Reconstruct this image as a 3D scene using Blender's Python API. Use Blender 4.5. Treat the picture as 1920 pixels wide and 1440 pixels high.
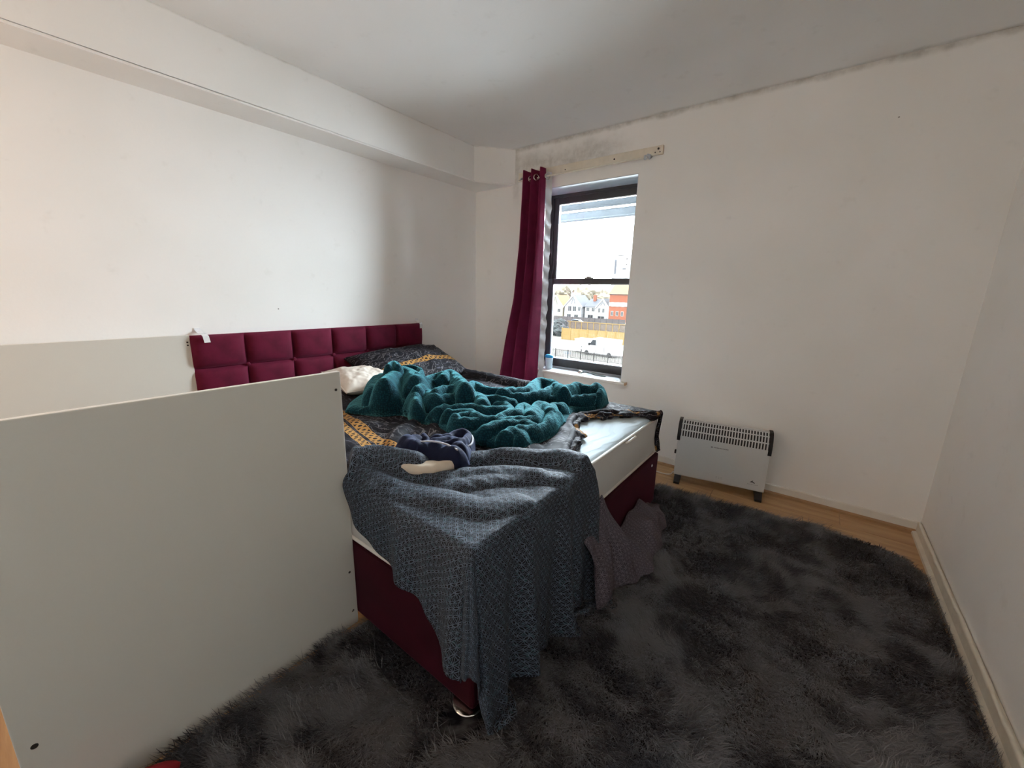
import bpy, bmesh, math, random
import numpy as np
from mathutils import Matrix, Vector

random.seed(7)
rng = np.random.default_rng(11)
for o in list(bpy.data.objects):
    bpy.data.objects.remove(o)
S = bpy.context.scene
C = S.collection

# ------------------------------------------------------------------ camera
cam_d = bpy.data.cameras.new('camera')
cam_d.sensor_width = 36.0
cam_d.lens = 36.0 * 743.45 / 1920.0
cam_d.clip_start = 0.02
cam_d.clip_end = 600
cam = bpy.data.objects.new('camera', cam_d)
C.objects.link(cam)
cr = Vector((0.79227576, 0.60972697, 0.0230682))
cu = Vector((-0.15339511, 0.16244346, 0.97472153))
cf = Vector((-0.59056672, 0.77578679, -0.22222915))
cam.matrix_world = Matrix(((cr.x, cu.x, -cf.x, 2.68405), (cr.y, cu.y, -cf.y, -2.91284),
                           (cr.z, cu.z, -cf.z, 1.22364), (0, 0, 0, 1)))
S.camera = cam

# ------------------------------------------------------------------ world, sun, exposure
W = bpy.data.worlds.new('sky')
S.world = W
W.use_nodes = True
bg = W.node_tree.nodes['Background']
bg.inputs['Color'].default_value = (0.86, 0.94, 1.0, 1)
bg.inputs['Strength'].default_value = 15.0

sun_d = bpy.data.lights.new('sun', 'SUN')
sun_d.energy = 2.0
sun_d.angle = 0.01
sun_d.color = (1.0, 0.86, 0.62)
sun = bpy.data.objects.new('sun', sun_d)
sun.rotation_euler = (math.radians(62), 0, math.radians(-18))
C.objects.link(sun)

portal_d = bpy.data.lights.new('window_portal', 'AREA')
portal_d.shape = 'RECTANGLE'
portal_d.size = 0.84
portal_d.size_y = 1.46
portal_d.cycles.is_portal = True
portal = bpy.data.objects.new('window_portal', portal_d)
portal.location = (1.105, 0.265, 1.32)
portal.rotation_euler = (math.radians(-90), 0, 0)
C.objects.link(portal)

S.view_settings.view_transform = 'Standard'
S.view_settings.look = 'None'
S.view_settings.gamma = 1.0
S.view_settings.use_curve_mapping = False
S.view_settings.exposure = 0.02
S.cycles.use_denoising = True
S.cycles.use_light_tree = False
S.cycles.use_adaptive_sampling = True
S.cycles.adaptive_threshold = 0.03
S.cycles.max_bounces = 8
S.cycles.diffuse_bounces = 8
S.cycles.transparent_max_bounces = 8
S.cycles.glossy_bounces = 2
S.cycles.caustics_reflective = False
S.cycles.caustics_refractive = False
S.cycles.sample_clamp_indirect = 12.0

day_d = bpy.data.lights.new('added_daylight', 'AREA')  # unseen area lamp added outside the window to lift the indoor daylight
day_d.shape = 'RECTANGLE'
day_d.size = 2.30
day_d.size_y = 1.05
day_d.energy = 630.0
day_d.spread = math.radians(152)
day_d.color = (0.80, 0.92, 1.0)
day = bpy.data.objects.new('added_daylight', day_d)
day.location = (0.62, 0.74, 1.66)
day.rotation_euler = (math.radians(-40), 0, 0)
C.objects.link(day)

# ------------------------------------------------------------------ helpers
def tag(o, label=None, cat=None, group=None, kind=None):
    if label: o['label'] = label
    if cat: o['category'] = cat
    if group: o['group'] = group
    if kind: o['kind'] = kind
    return o

def empty(name, loc=(0, 0, 0), rz=0.0):
    o = bpy.data.objects.new(name, None)
    o.location = loc
    o.rotation_euler = (0, 0, rz)
    o.empty_display_size = 0.05
    C.objects.link(o)
    return o

def obj(name, me, mat=None, parent=None, loc=None, rot=None):
    o = bpy.data.objects.new(name, me)
    C.objects.link(o)
    if mat is not None and not me.materials:
        me.materials.append(mat)
    if parent is not None: o.parent = parent
    if loc is not None: o.location = loc
    if rot is not None: o.rotation_euler = rot
    return o

def np_mesh(name, V, F, uv=None, smooth=True):
    V = np.asarray(V, dtype=np.float32).reshape(-1, 3)
    F = np.asarray(F, dtype=np.int32)
    me = bpy.data.meshes.new(name)
    n, k = F.shape
    me.vertices.add(len(V)); me.vertices.foreach_set('co', V.ravel())
    me.loops.add(n * k); me.loops.foreach_set('vertex_index', F.ravel())
    me.polygons.add(n)
    me.polygons.foreach_set('loop_start', np.arange(0, n * k, k, dtype=np.int32))
    me.polygons.foreach_set('loop_total', np.full(n, k, dtype=np.int32))
    me.polygons.foreach_set('use_smooth', np.full(n, smooth))
    me.update(calc_edges=True)
    if uv is not None:
        l = me.uv_layers.new(name='UVMap')
        l.data.foreach_set('uv', np.asarray(uv, dtype=np.float32).reshape(-1, 2)[F.ravel()].ravel())
    me.validate()
    return me

def grid_faces(nu, nv, flip=False):
    i, j = np.meshgrid(np.arange(nu - 1), np.arange(nv - 1), indexing='ij')
    a = (i * nv + j).ravel(); b = ((i + 1) * nv + j).ravel()
    c = ((i + 1) * nv + j + 1).ravel(); d = (i * nv + j + 1).ravel()
    F = np.stack([a, b, c, d], 1)
    return F[:, ::-1] if flip else F

def bm_mesh(name, bm, smooth=False):
    me = bpy.data.meshes.new(name)
    bmesh.ops.recalc_face_normals(bm, faces=bm.faces)
    bm.to_mesh(me); bm.free()
    if smooth:
        me.polygons.foreach_set('use_smooth', [True] * len(me.polygons))
    return me

def add_box(bm, lo, hi, bev=0.0, seg=2):
    r = bmesh.ops.create_cube(bm, size=1.0)
    c = [(a + b) / 2 for a, b in zip(lo, hi)]
    s = [b - a for a, b in zip(lo, hi)]
    for v in r['verts']:
        v.co = Vector((c[0] + v.co.x * s[0], c[1] + v.co.y * s[1], c[2] + v.co.z * s[2]))
    if bev > 0:
        es = set()
        for v in r['verts']:
            es.update(v.link_edges)
        bmesh.ops.bevel(bm, geom=list(es), offset=bev, segments=seg, profile=0.5, affect='EDGES')

def box(name, lo, hi, mat, parent=None, bev=0.0, seg=2):
    bm = bmesh.new(); add_box(bm, lo, hi, bev, seg)
    return obj(name, bm_mesh(name, bm), mat, parent)

def add_tube(bm, pts, rad, n=8, caps=True):
    pts = [Vector(p) for p in pts]
    rads = rad if isinstance(rad, (list, tuple)) else [rad] * len(pts)
    rings = []
    prev = None
    for i, p in enumerate(pts):
        t = (pts[min(i + 1, len(pts) - 1)] - pts[max(i - 1, 0)]).normalized()
        if prev is None:
            up = Vector((0, 0, 1)) if abs(t.z) < 0.9 else Vector((1, 0, 0))
            a = t.cross(up).normalized()
        else:
            a = (prev - t * prev.dot(t)).normalized()
        prev = a
        b = t.cross(a)
        rings.append([bm.verts.new(p + (a * math.cos(2 * math.pi * k / n) + b * math.sin(2 * math.pi * k / n)) * rads[i]) for k in range(n)])
    for r0, r1 in zip(rings, rings[1:]):
        for k in range(n):
            f = bm.faces.new((r0[k], r0[(k + 1) % n], r1[(k + 1) % n], r1[k])); f.smooth = True
    if caps:
        bm.faces.new(rings[0][::-1]); bm.faces.new(rings[-1])

def tube(name, pts, rad, mat, parent=None, n=8):
    bm = bmesh.new(); add_tube(bm, pts, rad, n)
    me = bpy.data.meshes.new(name); bmesh.ops.recalc_face_normals(bm, faces=bm.faces); bm.to_mesh(me); bm.free()
    return obj(name, me, mat, parent)

def lathe(name, prof, mat, parent=None, loc=(0, 0, 0), n=24, rot=None):
    bm = bmesh.new(); rings = []
    for r, z in prof:
        rings.append([bm.verts.new((r * math.cos(2 * math.pi * k / n), r * math.sin(2 * math.pi * k / n), z)) for k in range(n)])
    for a, b in zip(rings, rings[1:]):
        for k in range(n):
            f = bm.faces.new((a[k], a[(k + 1) % n], b[(k + 1) % n], b[k])); f.smooth = True
    bm.faces.new(rings[0][::-1]); bm.faces.new(rings[-1])
    me = bpy.data.meshes.new(name); bmesh.ops.recalc_face_normals(bm, faces=bm.faces); bm.to_mesh(me); bm.free()
    return obj(name, me, mat, parent, loc, rot)

def prism(name, poly, axis, a, b, mat, parent=None):
    """extrude a polygon (2-D) along an axis from a to b"""
    bm = bmesh.new()
    def P(q, t):
        return {'x': (t, q[0], q[1]), 'y': (q[0], t, q[1]), 'z': (q[0], q[1], t)}[axis]
    A = [bm.verts.new(P(q, a)) for q in poly]; B = [bm.verts.new(P(q, b)) for q in poly]
    bm.faces.new(A); bm.faces.new(B[::-1])
    for k in range(len(poly)):
        bm.faces.new((A[k], A[(k + 1) % len(poly)], B[(k + 1) % len(poly)], B[k]))
    return obj(name, bm_mesh(name, bm), mat, parent)

def vnoise(x, y, seed=0, oct=3):
    """smooth value noise, vectorised, about -1..1"""
    out = np.zeros_like(x, dtype=float); amp = 1.0; tot = 0
    for k in range(oct):
        xi = np.floor(x).astype(np.int64); yi = np.floor(y).astype(np.int64)
        fx = x - xi; fy = y - yi
        fx = fx * fx * (3 - 2 * fx); fy = fy * fy * (3 - 2 * fy)
        def h(a, b):
            n = (a * 374761393 + b * 668265263 + (seed + k) * 974634777) & 0x7fffffff
            n = ((n ^ (n >> 13)) * 1274126177) & 0x7fffffff
            return ((n ^ (n >> 16)) & 0xffff) / 32767.5 - 1
        v = (h(xi, yi) * (1 - fx) + h(xi + 1, yi) * fx) * (1 - fy) + (h(xi, yi + 1) * (1 - fx) + h(xi + 1, yi + 1) * fx) * fy
        out += v * amp; tot += amp; amp *= 0.5; x = x * 2.03; y = y * 2.03
    return out / tot

def resample(pts, n):
    p = np.asarray(pts, float)
    # Catmull-Rom then even spacing
    q = []
    P = np.vstack([2 * p[0] - p[1], p, 2 * p[-1] - p[-2]])
    for i in range(1, len(P) - 2):
        for t in np.linspace(0, 1, 12, endpoint=False):
            a, b, c, d = P[i - 1], P[i], P[i + 1], P[i + 2]
            q.append(0.5 * (2 * b + (c - a) * t + (2 * a - 5 * b + 4 * c - d) * t * t + (-a + 3 * b - 3 * c + d) * t ** 3))
    q.append(p[-1]); q = np.array(q)
    s = np.concatenate([[0], np.cumsum(np.linalg.norm(np.diff(q, axis=0), axis=1))])
    u = np.linspace(0, s[-1], n)
    return np.stack([np.interp(u, s, q[:, k]) for k in range(q.shape[1])], 1)

def patch(left, bottom, right, top, nu, nv, relax=150):
    """boundary-fitted grid; bottom/top run left to right, left/right run bottom to top"""
    B = resample(bottom, nu); T = resample(top, nu); L = resample(left, nv); Rr = resample(right, nv)
    u = np.linspace(0, 1, nu)[:, None, None]; v = np.linspace(0, 1, nv)[None, :, None]
    c00, c10, c01, c11 = (B[0] + L[0]) / 2, (B[-1] + Rr[0]) / 2, (T[0] + L[-1]) / 2, (T[-1] + Rr[-1]) / 2
    B[0] = L[0] = c00; B[-1] = Rr[0] = c10; T[0] = L[-1] = c01; T[-1] = Rr[-1] = c11
    G = (1 - v) * B[:, None] + v * T[:, None] + (1 - u) * L[None] + u * Rr[None] \
        - ((1 - u) * (1 - v) * c00 + u * (1 - v) * c10 + (1 - u) * v * c01 + u * v * c11)
    for _ in range(relax):
        G[1:-1, 1:-1] = 0.25 * (G[2:, 1:-1] + G[:-2, 1:-1] + G[1:-1, 2:] + G[1:-1, :-2])
    return G

def seg_dist(P, a, b):
    d = np.array(b) - np.array(a); L = max(d @ d, 1e-9)
    t = np.clip(((P - a) @ d) / L, 0, 1)
    return np.linalg.norm(P - (np.array(a) + t[..., None] * d), axis=-1)

def ridge_field(P, R, k=7.0, wscale=1.0, pw=0.75):
    acc = np.zeros(P.shape[:-1])
    for pts, h, w in R:
        q = resample(pts, max(6, len(pts) * 4)) if len(pts) > 2 else np.array(pts)
        d = np.full(P.shape[:-1], 1e9)
        for a, b in zip(q, q[1:]):
            d = np.minimum(d, seg_dist(P, a, b))
        prof = h * np.clip(1 - (d / (w * wscale)) ** 2, 0, 1) ** pw
        acc += prof ** k
    return acc ** (1.0 / k)

def edge_falloff(nu, nv, G, width):
    """distance of every grid vertex to the patch boundary -> 0..1 rounded edge"""
    bd = np.concatenate([G[0, :], G[-1, :], G[:, 0], G[:, -1]])
    P = G.reshape(-1, G.shape[-1]); d = np.empty(len(P))
    for i in range(0, len(P), 4000):
        d[i:i + 4000] = np.sqrt(((P[i:i + 4000, None] - bd[None]) ** 2).sum(-1)).min(1)
    t = np.clip(d.reshape(nu, nv) / width, 0, 1)
    return np.sqrt(1 - (1 - t) ** 2)

# ------------------------------------------------------------------ material helpers
class NT:
    def __init__(s, name):
        s.m = bpy.data.materials.new(name); s.m.use_nodes = True
        s.t = s.m.node_tree; s.b = s.t.nodes['Principled BSDF']; s.out = s.t.nodes['Material Output']
    def n(s, typ, **kw):
        nd = s.t.nodes.new(typ)
        for k, v in kw.items():
            if k.startswith('_'): setattr(nd, k[1:], v)
            else: nd.inputs[k.replace('__', ' ')].default_value = v
        return nd
    def l(s, a, b): s.t.links.new(a, b)
    def math(s, op, a, b=None, c=None, clamp=False):
        nd = s.t.nodes.new('ShaderNodeMath'); nd.operation = op; nd.use_clamp = clamp
        for i, v in enumerate((a, b, c)):
            if v is None: continue
            if isinstance(v, (int, float)): nd.inputs[i].default_value = v
            else: s.l(v, nd.inputs[i])
        return nd.outputs[0]
    def mix(s, f, a, b):
        nd = s.t.nodes.new('ShaderNodeMix'); nd.data_type = 'RGBA'
        for sock, v in ((nd.inputs[0], f), (nd.inputs[6], a), (nd.inputs[7], b)):
            if isinstance(v, (int, float)): sock.default_value = v
            elif isinstance(v, (tuple, list)): sock.default_value = (*v[:3], 1)
            else: s.l(v, sock)
        return nd.outputs[2]
    def ramp(s, f, lo, hi):
        nd = s.t.nodes.new('ShaderNodeMapRange'); nd.clamp = True; nd.interpolation_type = 'SMOOTHSTEP'
        s.l(f, nd.inputs[0]); nd.inputs[1].default_value = lo; nd.inputs[2].default_value = hi
        return nd.outputs[0]
    def coord(s, which='Object'): return s.n('ShaderNodeTexCoord').outputs[which]
    def noise(s, vec, scale, detail=3, rough=0.55, dist=0.0):
        nd = s.n('ShaderNodeTexNoise', Scale=scale, Detail=detail, Roughness=rough, Distortion=dist)
        if vec is not None: s.l(vec, nd.inputs['Vector'])
        return nd.outputs['Fac']
    def sep(s, v):
        nd = s.n('ShaderNodeSeparateXYZ'); s.l(v, nd.inputs[0]); return nd.outputs
    def bump(s, h, strength, dist=0.01):
        nd = s.n('ShaderNodeBump', Strength=strength, Distance=dist); s.l(h, nd.inputs['Height'])
        s.l(nd.outputs[0], s.b.inputs['Normal']); return nd
    def set(s, col=None, rough=None, metal=None, spec=None, sheen=None, sheen_tint=None):
        if col is not None:
            if isinstance(col, (tuple, list)): s.b.inputs['Base Color'].default_value = (*col[:3], 1)
            else: s.l(col, s.b.inputs['Base Color'])
        if rough is not None: s.b.inputs['Roughness'].default_value = rough
        if metal is not None: s.b.inputs['Metallic'].default_value = metal
        if spec is not None: s.b.inputs['Specular IOR Level'].default_value = spec
        if sheen is not None:
            s.b.inputs['Sheen Weight'].default_value = sheen
            s.b.inputs['Sheen Roughness'].default_value = 0.4
        if sheen_tint is not None: s.b.inputs['Sheen Tint'].default_value = (*sheen_tint, 1)
        return s.m

def plain(name, col, rough=0.6, metal=0.0, spec=0.4, nscale=60, namt=0.08, bump=0.0, sheen=None, sheen_tint=None):
    """procedural: base colour with a slight mottling, optional relief"""
    k = NT(name); c = k.coord(); f = k.noise(c, nscale)
    d = tuple(v * (1 - namt) for v in col); e = tuple(min(1, v * (1 + namt)) for v in col)
    if bump: k.bump(f, bump, 0.003)
    return k.set(k.mix(f, d, e), rough, metal, spec, sheen, sheen_tint)

def wall_paint(name, base, stains):
    """matt emulsion: faint blotches, small flecks, mould with its own shape along listed edges"""
    k = NT(name); c = k.coord(); x, y, z = k.sep(c)
    big = k.noise(c, 1.3, 2, 0.6)
    col = k.mix(k.ramp(big, 0.35, 0.7), base, tuple(v * f for v, f in zip(base, (0.955, 0.955, 0.945))))
    mott = k.noise(c, 9, 3, 0.7)
    col = k.mix(k.math('MULTIPLY', k.ramp(mott, 0.6, 0.75), 0.10), col, (0.50, 0.47, 0.42))
    sp = k.n('ShaderNodeTexVoronoi', Scale=5.0, Randomness=1.0); k.l(c, sp.inputs['Vector'])
    dots = k.math('LESS_THAN', sp.outputs['Distance'], 0.022)
    pick = k.n('ShaderNodeTexWhiteNoise'); k.l(sp.outputs['Color'], pick.inputs[0])
    dots = k.math('MULTIPLY', dots, k.math('GREATER_THAN', pick.outputs[0], 0.86))
    col = k.mix(k.math('MULTIPLY', dots, 0.7), col, (0.12, 0.10, 0.09))
    for fn in stains:
        col = fn(k, c, x, y, z, col)
    k.bump(k.noise(c, 70, 1, 0.6), 0.06, 0.004)
    return k.set(col, 0.85, spec=0.2)

def mould(axis, at, width, amt, extra=None):
    def fn(k, c, x, y, z, col):
        v = {'x': x, 'y': y, 'z': z}[axis]
        d = k.math('ABSOLUTE', k.math('SUBTRACT', v, at))
        wob = k.math('MULTIPLY', k.noise(c, 5, 3, 0.6), width * 1.7)
        m = k.ramp(k.math('SUBTRACT', d, wob), width * 0.1, -width * 0.8)
        n2 = k.ramp(k.noise(c, 16, 3, 0.65), 0.30, 0.72)
        m = k.math('MULTIPLY', m, k.math('MULTIPLY_ADD', n2, 0.6, 0.4))
        if extra:
            ax, lo, hi = extra
            e = {'x': x, 'y': y, 'z': z}[ax]
            m = k.math('MULTIPLY', m, k.math('MULTIPLY', k.ramp(e, lo - 0.12, lo + 0.2), k.ramp(e, hi + 0.1, hi - 0.35)))
        return k.mix(k.math('MULTIPLY', m, amt), col, (0.26, 0.24, 0.19))
    return fn

PAINT = (0.905, 0.898, 0.878)
M = {}
M['wall_back'] = wall_paint('back wall emulsion', PAINT, [mould('z', 2.40, 0.04, 0.6), mould('z', 2.25, 0.14, 0.5, ('x', 0.45, 1.5)), mould('x', 0.46, 0.05, 0.4, ('z', 2.0, 2.7))])
M['wall'] = wall_paint('wall emulsion', PAINT, [])
M['ceiling'] = wall_paint('ceiling emulsion', (0.88, 0.885, 0.878), [mould('y', 0.0, 0.04, 0.4)])
M['beam'] = wall_paint('boxing emulsion', PAINT, [mould('z', 2.40, 0.012, 0.35)])
M['gloss'] = plain('white gloss', (0.80, 0.78, 0.73), 0.35, nscale=14, namt=0.06)
M['gloss_old'] = plain('yellowed gloss', (0.74, 0.68, 0.57), 0.4, nscale=20, namt=0.16)
M['upvc'] = plain('white sill paint', (0.58, 0.63, 0.67), 0.3, nscale=30, namt=0.05)
M['frame_dark'] = plain('dark window stain', (0.045, 0.042, 0.042), 0.35, nscale=40, namt=0.25)
M['melamine'] = plain('white melamine', (0.62, 0.61, 0.555), 0.4, nscale=300, namt=0.02)
M['melamine_edge'] = plain('melamine edge', (0.80, 0.78, 0.72), 0.4, nscale=200, namt=0.04)
M['hole'] = plain('dark hole', (0.03, 0.027, 0.025), 0.8)
M['chrome'] = plain('chrome', (0.75, 0.72, 0.68), 0.15, 1.0)
M['black_plastic'] = plain('black plastic', (0.012, 0.012, 0.014), 0.4)
M['heater_white'] = plain('heater enamel', (0.66, 0.67, 0.66), 0.35, nscale=200, namt=0.02)
M['heater_in'] = plain('heater dark inside', (0.03, 0.03, 0.03), 0.8)
M['print'] = plain('grey print', (0.25, 0.25, 0.25), 0.6)
M['tape'] = plain('clear tape', (0.75, 0.76, 0.78), 0.25, nscale=90, namt=0.15)
M['rod'] = plain('white rod', (0.80, 0.76, 0.66), 0.35)
M['bulb_cord'] = plain('cord white', (0.75, 0.72, 0.66), 0.5)

def velvet(name, col, sh=0.5):
    k = NT(name); c = k.coord()
    f = k.noise(c, 9, 4, 0.6); g = k.noise(c, 350, 2, 0.6)
    base = k.mix(k.ramp(f, 0.3, 0.7), tuple(v * 0.8 for v in col), tuple(v * 1.2 for v in col))
    k.bump(g, 0.25, 0.002)
    return k.set(base, 0.75, spec=0.15, sheen=sh, sheen_tint=(0.9, 0.25, 0.45))
M['velvet'] = velvet('burgundy velvet', (0.098, 0.005, 0.022), 0.4)
M['divan'] = velvet('burgundy divan cloth', (0.028, 0.0015, 0.006), 0.15)

def wood_mat():
    k = NT('laminate oak'); c = k.coord('Object')
    mp = k.n('ShaderNodeMapping'); k.l(c, mp.inputs[0]); mp.inputs['Scale'].default_value = (2.2, 26, 26)
    info = k.n('ShaderNodeObjectInfo')
    add = k.n('ShaderNodeVectorMath', _operation='ADD'); k.l(mp.outputs[0], add.inputs[0]); k.l(info.outputs['Location'], add.inputs[1])
    g = k.noise(add.outputs[0], 1.0, 6, 0.65, 0.4)
    col = k.mix(k.ramp(g, 0.3, 0.7), (0.40, 0.225, 0.10), (0.54, 0.335, 0.165))
    k.bump(g, 0.05, 0.002)
    return k.set(col, 0.38, spec=0.4)
M['wood'] = wood_mat()
M['wood_trim'] = plain('beading wood', (0.40, 0.24, 0.12), 0.45, nscale=25, namt=0.2)

# ------------------------------------------------------------------ room shell
RX, H, YF = 3.29, 2.40, -4.30
def struct(o): return tag(o, kind='structure')

struct(box('wall_left', (-0.15, YF, -0.1), (0, 0.3, H + 0.1), M['wall']))
struct(box('wall_right', (RX, YF, -0.1), (RX + 0.15, 0.3, H + 0.1), M['wall']))
struct(box('wall_front', (-0.15, YF - 0.15, -0.1), (RX + 0.15, YF, H + 0.1), M['wall']))
struct(box('ceiling', (-0.15, YF - 0.15, H), (RX + 0.15, 0.3, H + 0.15), M['ceiling']))
WX0, WX1, WZ0, WZ1 = 0.68, 1.53, 0.565, 2.06
bm = bmesh.new()
for lo, hi in (((0, 0, -0.1), (WX0, 0.3, H)), ((WX1, 0, -0.1), (RX, 0.3, H)),
               ((WX0, 0, -0.1), (WX1, 0.3, WZ0)), ((WX0, 0, WZ1), (WX1, 0.3, H))):
    add_box(bm, lo, hi)
struct(obj('wall_back', bm_mesh('wall_back', bm), M['wall_back']))
# boxed-in beam with a splayed end
BW, BZ, BD, BX = 0.219, 2.122, 0.2627, 0.4467
bm = bmesh.new()
poly = [(0, YF), (BW, YF), (BW, -BD), (BX, 0), (0, 0)]
a = [bm.verts.new((x, y, BZ)) for x, y in poly]; b = [bm.verts.new((x, y, H)) for x, y in poly]
bm.faces.new(a); bm.faces.new(b[::-1])
for i in range(5):
    bm.faces.new((a[i], a[(i + 1) % 5], b[(i + 1) % 5], b[i]))
bmesh.ops.bevel(bm, geom=[e for e in bm.edges if abs(e.verts[0].co.z - BZ) < 1e-4 and abs(e.verts[1].co.z - BZ) < 1e-4
                          and e.verts[0].co.x > 0.1 and e.verts[1].co.x > 0.1], offset=0.012, segments=3, affect='EDGES')
struct(obj('trim_1', bm_mesh('trim_1', bm), M['beam']))

# floor slab and laminate planks
floor = struct(box('floor', (-0.15, YF - 0.15, -0.12), (RX + 0.15, 0.3, -0.008), M['wood_trim']))
pm = {}
PWID = 0.193
row = 0
y = 0.0
while y > YF:
    y1 = max(YF, y - PWID)
    x = 0.0
    cut = [0.45, 1.05, 0.75][row % 3]
    xs = [0.0, cut, cut + 1.25, cut + 2.5]
    xs = [v for v in xs if v < RX - 0.05] + [RX]
    for x0, x1 in zip(xs, xs[1:]):
        key = (round(x1 - x0, 3), round(y - y1, 3))
        if key not in pm:
            bm = bmesh.new(); add_box(bm, (0.0006, -key[1] + 0.0006, -0.009), (key[0] - 0.0006, -0.0006, 0.0), 0.0012, 1)
            pm[key] = bm_mesh('plank', bm); pm[key].materials.append(M['wood'])
        obj('plank', pm[key], None, floor, (x0, y, 0))
    y = y1; row += 1

# skirting boards with oak beading at their foot
SK = 0.0625
def skirting(name, prof_lo, prof_hi, mat=M['gloss']):
    return struct(box(name, prof_lo, prof_hi, mat, bev=0.005))
sb = skirting('baseboard_back', (0, -0.016, 0), (RX, 0, SK))
prism('beading', [(-0.016, 0), (-0.034, 0), (-0.032, 0.012), (-0.016, 0.018)], 'x', 0.0, RX - 0.016, M['wood_trim'], sb)
sr = skirting('baseboard_right', (RX - 0.016, YF, 0), (RX, -0.016, SK + 0.004), M['gloss_old'])
prism('beading', [(RX - 0.016, 0), (RX - 0.034, 0), (RX - 0.032, 0.012), (RX - 0.016, 0.018)], 'y', YF, -0.034, M['gloss_old'], sr)
skirting('baseboard_left', (0, YF, 0), (0.016, -0.016, SK))
# uneven paint / sealant bead along the top of the right skirting
bm = bmesh.new()
pts = [(RX - 0.012 - 0.004 * random.random(), y, SK + 0.004 + 0.005 * random.random()) for y in np.arange(-4.2, -0.03, 0.05)]
add_tube(bm, pts, [0.006 + 0.004 * random.random() for _ in pts], 6)
me = bm_mesh('sealant', bm, True); obj('sealant_bead', me, M['gloss_old'], sr)

# ------------------------------------------------------------------ window
win = struct(empty('window_1', (0, 0, 0)))
FY = 0.19            # face of the frame, behind the reveal
def wbox(name, lo, hi, mat, parent=win, bev=0.004): return box(name, lo, hi, mat, parent, bev)
# fixed frame
bm = bmesh.new()
add_box(bm, (WX0, FY + 0.03, WZ0), (WX0 + 0.03, FY + 0.09, WZ1), 0.003)
add_box(bm, (WX1 - 0.03, FY + 0.03, WZ0), (WX1, FY + 0.09, WZ1), 0.003)
add_box(bm, (WX0, FY + 0.03, WZ1 - 0.03), (WX1, FY + 0.09, WZ1), 0.003)
obj('frame', bm_mesh('frame', bm), M['frame_dark'], win)
def sash(name, y0, z0, z1, bot, top, side=0.045):
    x0, x1 = WX0 + 0.012, WX1 - 0.012
    bm = bmesh.new(); d = 0.035
    add_box(bm, (x0, y0, z0), (x0 + side, y0 + d, z1), 0.004)
    add_box(bm, (x1 - side, y0, z0), (x1, y0 + d, z1), 0.004)
    add_box(bm, (x0 + side - 0.002, y0 + 0.001, z0), (x1 - side + 0.002, y0 + d - 0.001, z0 + bot), 0.004)
    add_box(bm, (x0 + side - 0.002, y0 + 0.001, z1 - top), (x1 - side + 0.002, y0 + d - 0.001, z1), 0.004)
    s = obj(name, bm_mesh(name, bm), M['frame_dark'], win)
    return s, (x0 + side, x1 - side, z0 + bot, z1 - top, y0 + d / 2)

def glass_mat(name, dirt):
    k = NT(name)
    tr = k.n('ShaderNodeBsdfTransparent'); gl = k.n('ShaderNodeBsdfGlossy', Roughness=0.03)
    fr = k.n('ShaderNodeFresnel', IOR=1.45)
    m1 = k.n('ShaderNodeMixShader'); k.l(fr.outputs[0], m1.inputs[0]); k.l(tr.outputs[0], m1.inputs[1]); k.l(gl.outputs[0], m1.inputs[2])
    df = k.n('ShaderNodeBsdfTranslucent', Color=(0.75, 0.8, 0.85, 1)); df2 = k.n('ShaderNodeBsdfDiffuse', Color=(0.6, 0.65, 0.7, 1))
    mm = k.n('ShaderNodeMixShader'); mm.inputs[0].default_value = 0.5; k.l(df.outputs[0], mm.inputs[1]); k.l(df2.outputs[0], mm.inputs[2])
    c = k.coord(); z = k.sep(c)[2]
    # beads of condensation with runs, on the top of the upper pane only
    mp = k.n('ShaderNodeMapping'); k.l(c, mp.inputs[0]); mp.inputs['Scale'].default_value = (1, 1, 0.45)
    wet = k.ramp(k.noise(mp.outputs[0], 120, 3, 0.7), 0.42, 0.6)
    zn = k.math('ADD', z, k.math('MULTIPLY', k.noise(c, 9, 3, 0.6), 0.09))
    wet = k.math('MULTIPLY', wet, k.ramp(zn, 1.895, 1.915)) if dirt else k.math('MULTIPLY', wet, 0.0)
    film = k.math('ADD', k.math('MULTIPLY', wet, 0.010), 0.0)
    m2 = k.n('ShaderNodeMixShader'); k.l(film, m2.inputs[0]); k.l(m1.outputs[0], m2.inputs[1]); k.l(mm.outputs[0], m2.inputs[2])
    k.l(m2.outputs[0], k.out.inputs[0])
    k.t.nodes.remove(k.b)
    return k.m
M['glass_up'] = glass_mat('upper pane glass', True)
M['glass_lo'] = glass_mat('lower pane glass', False)
up, g1 = sash('upper_sash', FY + 0.045, 1.318, 2.05, 0.04, 0.068, 0.058)
lo, g2 = sash('lower_sash', FY, 0.583, 1.362, 0.07, 0.045, 0.058)
for s, g, mt in ((up, g1, M['glass_up']), (lo, g2, M['glass_lo'])):
    box('pane', (g[0] - 0.004, g[4] - 0.002, g[2] - 0.004), (g[1] + 0.004, g[4] + 0.002, g[3] + 0.004), mt, s)
    bm = bmesh.new()                              # pale glazing bead round the pane
    for l_, h_ in (((g[0] - .001, g[4] - .014, g[2]), (g[0] + .007, g[4] + .010, g[3])), ((g[1] - .007, g[4] - .014, g[2]), (g[1] + .001, g[4] + .010, g[3])),
                   ((g[0], g[4] - .014, g[2] - .001), (g[1], g[4] + .010, g[2] + .006)), ((g[0], g[4] - .014, g[3] - .006), (g[1], g[4] + .010, g[3] + .001))):
        add_box(bm, l_, h_)
    obj('glazing_bead', bm_mesh('bead', bm), M['upvc'], s)
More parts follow.
